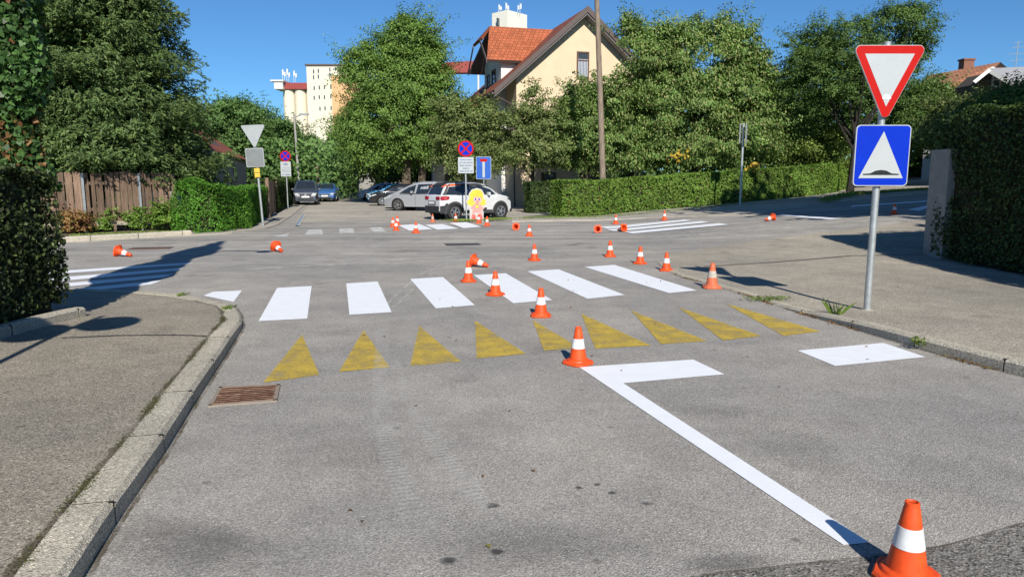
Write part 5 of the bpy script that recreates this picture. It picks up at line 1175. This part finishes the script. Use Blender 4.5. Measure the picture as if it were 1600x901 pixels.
# white compact SUV with black roof
def suv_x(root, Lc, Wc, sp_, tp_, hwid, zt):
    def sp(n_, p_, *a_, **k_): sp_(n_, [(x * .938, z) for x, z in p_], *a_, **k_)
    sp('black_pillars', [(.17, 1.09), (.40, 1.47), (.60, 1.53), (2.3, 1.54), (2.6, 1.46), (2.95, 1.28), (3.22, 1.09)], T_blk, .006)
    sp('tail_lamp', [(.04, .88), (.05, 1.02), (.14, 1.05), (.42, 1.04), (.46, .97), (.40, .90), (.14, .87)], T_red, .014)
    sp('tail_lamp_core', [(.2, .93), (.2, .99), (.34, .99), (.36, .95)], paint('lamp_core', (.55, .08, .1), .2), .018)
    sp('rear_bumper', [(.02, .30), (.01, .62), (.22, .64), (.30, .74), (.38, .74), (.45, .58), (.42, .30)], T_blk, .012)
    sp('pillar', [(.14, 1.10), (.42, 1.50), (.50, 1.50), (.30, 1.10)], T_org if False else T_blk, .013)
    sp('roof_side', [(.36, 1.47), (.55, 1.57), (2.0, 1.60), (2.6, 1.54), (2.9, 1.43), (2.5, 1.47), (1.8, 1.50), (.62, 1.49)], T_blk, .012)
    sp('orange_accent', [(.16, 1.44), (.42, 1.55), (1.25, 1.59), (1.1, 1.53), (.5, 1.475)], T_org, .018)
    sp('headlamp_strip', [(3.75, .92), (3.9, .93), (4.08, .84), (3.95, .83)], T_blk, .014)
    sp('front_bumper', [(3.95, .28), (4.12, .32), (4.12, .44), (3.98, .44)], T_blk, .013)
    sp('door_gap', [(1.46, .42), (1.475, .42), (1.475, 1.08), (1.46, 1.08)], T_blk, .012)
    sp('door_pad', [(1.75, .40), (2.5, .40), (2.5, .52), (2.1, .55), (1.85, .62)], T_blk, .013)
    tp_('roof', .49, 2.39, .98, T_blk, .012); tp_('spoiler', .32, .56, .9, T_blk, .022)
    x = -Lc / 2; m = MB(); m.box((x - .004, 0, .47), (.05, Wc * .74, .30)); m.build('rear_bumper_face', T_blk, root, bevel=.015)
    m = MB(); m.box((x - .012, 0, .76), (.03, .62, .16)); m.build('plate_recess', T_blk, root)
    m = MB(); m.box((x - .03, 0, .76), (.012, .5, .11)); m.build('number_plate', T_pl, root)
    for s in (-1, 1): m = MB(); m.box((x + .015, s * Wc * .30, .96), (.05, .3, .15)); m.build('tail_lamp', T_red, root, bevel=.02)
    for s in (-1, 1): m = MB(); m.tube([(x + .6, s * .60, 1.66), (x + 2.4, s * .60, 1.665)], .018, 6); m.build('roof_rail', T_blk, root)
suvL, suvW = 3.80, 1.64; swh = (.69, 3.13)
loc, hd = placecar((691, 345.0), (781, 341.6), swh, suvL, Wc=suvW)
car('white compact crossover with black roof and orange accents beside the hedge', cpaint('white_car_paint', (.55, .56, .57)), loc, hd, suvL, suvW,
    [(x * .938, z) for x, z in [(0, .62), (.015, .85), (.05, 1.02), (.12, 1.09), (.22, 1.28), (.36, 1.50), (.55, 1.60), (1.2, 1.645), (2.0, 1.64), (2.5, 1.57), (2.85, 1.40), (3.25, 1.13), (3.45, 1.08), (3.8, 1.02), (3.98, .93), (4.04, .80), (4.05, .50)]], [(0, 1.08), (3.3, 1.06), (4, 1.0)],
    swh, .345, .30, [[(x * .938, z) for x, z in w_] for w_ in [[(.30, 1.11), (.50, 1.45), (1.40, 1.49), (1.42, 1.10)], [(1.50, 1.10), (1.48, 1.49), (2.30, 1.48), (2.75, 1.34), (3.02, 1.12)]]], (2.36, 3.02), (.12, .33), cladm=paint('grey_cladding', (.045, .047, .05), .75), extras=suv_x)
# silver MPV
def mpv_x(root, Lc, Wc, sp, tp_, hwid, zt):
    front_kit(root, Lc, Wc, .66)
    sp('headlamp', [(Lc - .62, .84), (Lc - .5, .9), (Lc - .12, .76), (Lc - .1, .68), (Lc - .3, .7)], T_hl, .012)
    sp('door_gap', [(2.62, .3), (2.635, .3), (2.635, 1.0), (2.62, 1.0)], T_blk, .01); sp('window_strip', [(.5, .98), (3.6, .94), (3.6, .97), (.5, 1.01)], T_blk, .012)
loc, hd = placecar((725, 331), (622.5, 329.5), (.95, 3.75), 4.7, Wc=1.88)
car('silver people carrier with sloping nose, parked behind the white crossover', cpaint('silver_car_paint', (.27, .285, .31)), loc, hd, 4.7, 1.88,
    [(0, .6), (.05, 1.0), (.2, 1.35), (.45, 1.58), (1.2, 1.66), (2.3, 1.66), (2.8, 1.58), (3.3, 1.36), (3.9, 1.06), (4.3, .93), (4.58, .80), (4.68, .62), (4.7, .4)], [(0, 1.0), (4, .95)], (.95, 3.75), .35, .24,
    [[(.5, 1.03), (.65, 1.45), (1.5, 1.52), (1.55, 1.02)], [(1.65, 1.02), (1.62, 1.52), (2.5, 1.5), (2.58, .99)], [(2.68, .99), (2.62, 1.48), (3.1, 1.32), (3.62, 1.0)]], (2.75, 3.85), (.1, .42), extras=mpv_x)
# generic hatchback builder for the rest
def hatch(label, name, col, loc, hd, L_=4.2, W_=1.76, H_=1.48, group='cars parked along the lot', tail=False):
    k = H_ / 1.48
    def ex(root, Lc, Wc, sp, tp_, hwid, zt):
        front_kit(root, Lc, Wc, .62)
        sp('tail_lamp', [(.04, .8), (.06, .95), (.3, .95), (.25, .8)], T_red, .012); sp('headlamp', [(Lc - .5, .74), (Lc - .42, .8), (Lc - .14, .72), (Lc - .16, .64)], T_hl, .012)
        m = MB(); m.box((-Lc / 2 - .005, 0, .7), (.03, .5, .12)); m.build('number_plate', T_pl, root)
    return car(label, cpaint(name, col), loc, hd, L_, W_, [(x * L_ / 4.2, z * k) for x, z in [(0, .6), (.03, .88), (.1, 1.0), (.3, 1.3), (.6, 1.44), (1.4, 1.48), (2.2, 1.45), (2.6, 1.32), (3.15, 1.02), (3.6, .93), (4.0, .82), (4.16, .68), (4.2, .45)]], [(0, .96 * k), (L_, .92 * k)], (.75 * L_ / 4.2, 3.35 * L_ / 4.2), .32, .24,
               [[(x * L_ / 4.2, z * k) for x, z in w_] for w_ in ([(.45, 1.0), (.66, 1.34), (1.5, 1.38), (1.52, .98)], [(1.62, .98), (1.6, 1.38), (2.2, 1.35), (2.95, .98)])], (2.28 * L_ / 4.2, 3.1 * L_ / 4.2), (.12 * L_ / 4.2, .5 * L_ / 4.2), extras=ex, group=group)
def atpx(px, py): x, y = gp(px, py); return (x, y, .01)
hatch('dark blue hatchback parked behind the silver people carrier', 'dark_blue_paint', (.02, .035, .11), (W(655, 281, 45).x, 45, .01), R(190))
hatch('black estate parked third in the lot row', 'black_car_paint', (.012, .012, .015), (W(624, 281, 50).x, 50, .01), R(192))
hatch('bright turquoise blue hatchback further along the lot', 'turquoise_paint', (.06, .26, .50), (W(613, 281, 56).x, 56, .01), R(196), 4.0)
hatch('pale blue small car farthest along the lot', 'pale_blue_paint', (.40, .50, .62), (W(593, 281, 62).x, 62, .01), R(200), 3.8)
vx, vy = gp(478.5, 321)
def van_x(root, Lc, Wc, sp, tp_, hwid, zt):
    front_kit(root, Lc, Wc, .72, hl=(.6, .17)); m = MB(); m.lathe([(0, -.008), (.075, -.008), (.075, .01), (0, .01)], 16, (0, 0, 0), 'y'); o = m.build('badge', T_rim, root); o.rotation_euler = (0, 0, R(90)); o.location = (Lc / 2 + .035, 0, .74)
    sp('headlamp', [(Lc - .4, .78), (Lc - .36, .9), (Lc - .1, .86), (Lc - .1, .72)], T_hl, .012)
car('dark grey compact van facing us at the left of the side street', cpaint('van_grey_paint', (.045, .052, .07)), (vx - .55, vy + 2.1, .01), R(-76), 4.4, 1.72,
    [(0, .6), (.02, 1.2), (.1, 1.6), (.3, 1.68), (2.6, 1.70), (2.95, 1.60), (3.3, 1.30), (3.55, 1.08), (4.0, .98), (4.28, .88), (4.37, .7), (4.4, .45)], [(0, 1.02), (4.4, .98)], (.8, 3.55), .32, .24,
    [[(1.75, 1.06), (1.75, 1.52), (2.6, 1.53), (3.15, 1.06)], [(.3, 1.08), (.35, 1.5), (1.6, 1.52), (1.6, 1.06)]], (2.8, 3.5), None, extras=van_x)
hx, hy = gp(508, 316); hatch('blue hatchback parked behind the dark grey van', 'mid_blue_paint', (.035, .11, .30), (hx - .45, hy + 2.3, .01), R(-80), 4.2, 1.76, 1.48, group=None)
# car hinted behind the long hedge
hatch('silver car mostly hidden behind the long hedge below the cherry tree', 'hidden_car_silver', (.5, .52, .54), (12.6, 40.4, g(12.6, 40.4) + .25), R(188), 4.2, group=None)

# ================================================================ DRAINS, COVERS, WEEDS
def rust():
    a = N('rusty_iron'); f = a.noise(14, 6, .7); a.bump(f, .4, .01); return a.fin(a.ramp(f, [(.3, (.12, .06, .04)), (.5, (.30, .16, .10)), (.7, (.48, .33, .24))]), .85, .2)
M_rust = rust()
q = [Vector(gp(*p)) for p in ((329, 635), (430, 627), (435, 603), (345, 607))]
root = thing('drain_grate', 'rusty iron drain grate in the road by the left kerb', 'drain grate', (q[0].x, q[0].y, 0)); o2 = q[0]
m = MB(); m.add([((p - o2).x, (p - o2).y, .007) for p in q], [(0, 1, 2, 3)]); m.build('plate', paint('slot_shade', (.05, .028, .02), .9), root)  # near-black sheet stands in for the shade down in the open slots
m = MB()
for k in range(9):
    t0, t1 = (k + .12) / 9, (k + .72) / 9; a, b, c, d = q[0].lerp(q[3], t0), q[1].lerp(q[2], t0), q[1].lerp(q[2], t1), q[0].lerp(q[3], t1)
    m.add([((p - o2).x, (p - o2).y, .014 + random.uniform(0, .003)) for p in (a, b, c, d)], [(0, 1, 2, 3)])
m.build('bars', M_rust, root)
m = MB()
for a, b in ((q[0], q[1]), (q[1], q[2]), (q[2], q[3]), (q[3], q[0])):
    c_ = (a + b) / 2 - o2; d = b - a; m.box((c_.x, c_.y, .008), (d.length + .03, .03, .016), math.atan2(d.y, d.x))
m.build('frame', paint('grate_frame', (.25, .21, .17), .85), root)
for px, py, w_, d_, lab in ((236, 388, 1.0, .5, 'rusty brown rectangular cover in the far left lane'), (723, 382, .95, .6, 'dark rectangular manhole cover in the middle of the crossing')):
    x, y = gp(px, py); m = MB(); m.box((0, 0, .004), (w_, d_, .012)); o = m.build('manhole_cover', paint('slot_shade2', (.10, .055, .04), .85) if px < 300 else M_tar, bevel=.003); o.location = (x, y, g(x, y)); o.rotation_euler = (0, 0, R(12)); tag(o, lab, 'manhole cover')
def ht(x, y): return hw(x, y)
x, y = gp(1305, 497); 
for px, py, n_ in ((1260, 486, 14), (1330, 503, 10), (1240, 480, 8), (1345, 512, 8), (296, 606, 9), (352, 545, 10), (290, 640, 8)):
    x, y = gp(px, py); tuft('kerb_weed', 'sprigs of weed growing from the kerb joints', (x, y, .0), n_, .07, .03, kind='stuff')
x, y = gp(1305, 497)
tuft('grass_tuft', 'tall green weed growing at the right kerb near the sign post', (x, y, .0), 26, .24, .035)
root = None
for px, py, n_, h_, lab in ((1198, 466, 260, .05, 'flat patch of weeds in the right sidewalk edge by the faded cone'), (357, 481, 90, .03, 'small weed patch on the left kerb corner'), (1434, 541, 60, .07, 'little dry weed on the right kerb'), (285, 459, 90, .03, 'thin line of weeds along the left corner edge')):
    x, y = gp(px, py, .04); 
    n = n_; c = np.column_stack([rng.normal(size=n) * (.16 if n_ > 100 else .04), rng.normal(size=n) * (.08 if n_ > 70 else .03), rng.uniform(0, h_, n)])
    o = npmesh('weeds', leaf_quads(c, np.tile([0, 0, 1.], (n, 1)), .05, .02, None, .6), n, [L_grass]); o.location = (x, y, (hw(x, y) if h_ < .06 else .06)); tag(o, lab, 'weeds')
# thin moss and dry grass along the inside of the left kerb
P = [Vector(p) for p in offset_path(Lout, .215)[2:9]]; n = 5200; ii = rng.integers(0, len(P) - 1, n); tt = rng.random(n)
xy = np.array([[P[i].lerp(P[i + 1], t).x, P[i].lerp(P[i + 1], t).y] for i, t in zip(ii, tt)]) + rng.normal(size=(n, 2)) * .02; dens_ = np.sin(xy[:, 1] * 4) + np.sin(xy[:, 1] * 9 + 1) + rng.normal(size=n) * .6 > .1; xy = xy[dens_]; n = len(xy)
c = np.column_stack([xy, [hw(a_, b_) + .008 for a_, b_ in xy]])
M_moss = leafmat('moss', [(.05, .045, .02), (.08, .085, .03), (.12, .13, .04)], .1)
tag(npmesh('moss_line', leaf_quads(c, np.tile([0, 0, 1.], (n, 1)), .014, .008, None, .7), n, [M_moss]), 'moss and grit in the joint behind the left kerb', kind='stuff')
M_seam = road_paint('dirt_seam', (.11, .09, .06), .52)
def seam(path, d, wid, label, hf):
    Q = []; P_ = [Vector(p) for p in offset_path(path, d)]
    for i in range(len(P_) - 1):
        k_ = max(2, int((P_[i + 1] - P_[i]).length / .05))
        for k in range(k_): Q.append(P_[i].lerp(P_[i + 1], k / k_))
    m = MB(); vs = []
    for i, p in enumerate(Q):
        t = (Q[min(i + 1, len(Q) - 1)] - Q[max(i - 1, 0)]).normalized(); nn = Vector((-t.y, t.x)); w1, w2 = random.uniform(.25, .7) * wid, random.uniform(.25, .9) * wid * (1 + .5 * math.sin(p.y * 5))
        for q in (p - nn * w1, p + nn * w2): vs.append((q.x, q.y, hf(q.x, q.y)))
    m.add(vs, [(2 * i, 2 * i + 1, 2 * i + 3, 2 * i + 2) for i in range(len(Q) - 1)])
    return tag(m.build('dirt_seam', M_seam), label, kind='structure')
seam(Lout[:11], .22, .032, 'dark dirt line between the left kerb and sidewalk', lambda x, y: hw(x, y) + .0095)
seam(Lout[:11], -.02, .03, 'grit line in the gutter of the left kerb', lambda x, y: g(x, y) + .004)
seam(Rout[:10], .015, .035, 'grit line in the gutter of the right kerb', lambda x, y: g(x, y) + .004)
seam(mk[:], 0, .012, 'dark rough seam at the edge of the older asphalt', lambda x, y: g(x, y) + .008)
# dry leaf litter along the right kerb, leaves on the road
P = [Vector(p) for p in Rout[2:9]]; n = 700; ii = rng.integers(0, len(P) - 1, n); tt = rng.random(n)
xy = np.array([[P[i].lerp(P[i + 1], t).x, P[i].lerp(P[i + 1], t).y] for i, t in zip(ii, tt)]) + np.abs(rng.normal(size=(n, 2))) * np.array([-.05, -.01]); c = np.column_stack([xy, np.full(n, .014)])
keep = (np.sin(xy[:, 1] * 3.1) + np.sin(xy[:, 1] * 7.7)) > .1; c = c[keep]; n = len(c)
tag(npmesh('leaf_litter', leaf_quads(c, np.tile([0, 0, 1.], (n, 1)), .035, .02, None, .4), n, [L_red]), 'dry brown leaf litter in the gutter of the right kerb', kind='stuff')
n = 80; c = np.column_stack([rng.uniform(-2, 9, n), rng.uniform(2.6, 18, n), np.full(n, .012)]); c[:, 2] += np.where(c[:, 0] > 4.8, .12, 0)
tag(npmesh('fallen_leaves', leaf_quads(c, np.tile([0, 0, 1.], (n, 1)), .04, .025, None, .3), n, [L_red]), 'few dry leaves scattered on the pavement', kind='stuff')
# grass strips
def grassstrip(pts, wd, n, h, lab):
    P = [Vector(gp(*p)) for p in pts]; ii = rng.integers(0, len(P) - 1, n); tt = rng.random(n)
    xy = np.array([[P[i].lerp(P[i + 1], t).x, P[i].lerp(P[i + 1], t).y] for i, t in zip(ii, tt)]) + rng.normal(size=(n, 2)) * wd
    c = np.column_stack([xy, [g(a_, b_) + .06 + h * .3 for a_, b_ in xy]]); return tag(npmesh('grass', leaf_quads(c, np.tile([0, -.6, .5], (n, 1)), h, .03, np.tile([0, 0, 1.], (n, 1)), .5), n, [L_grass]), lab, kind='stuff')
grassstrip([(708, 347), (745, 346), (790, 344)], .22, 2600, .09, 'strip of short grass beside the white car')
grassstrip([(1340, 306), (1400, 301), (1450, 298)], .3, 1500, .2, 'dry grass along the sidewalk under the long hedge')
grassstrip([(1290, 318), (1318, 309), (1345, 305)], .25, 900, .3, 'weeds at the kerb of the shaded right arm')
grassstrip([(115, 372), (200, 368), (270, 366)], .12, 900, .1, 'weeds at the foot of the stone blocks')
grassstrip([(815, 343), (880, 342), (1000, 336), (1160, 321)], .1, 1400, .08, 'dry grass fringe at the foot of the long hedge')
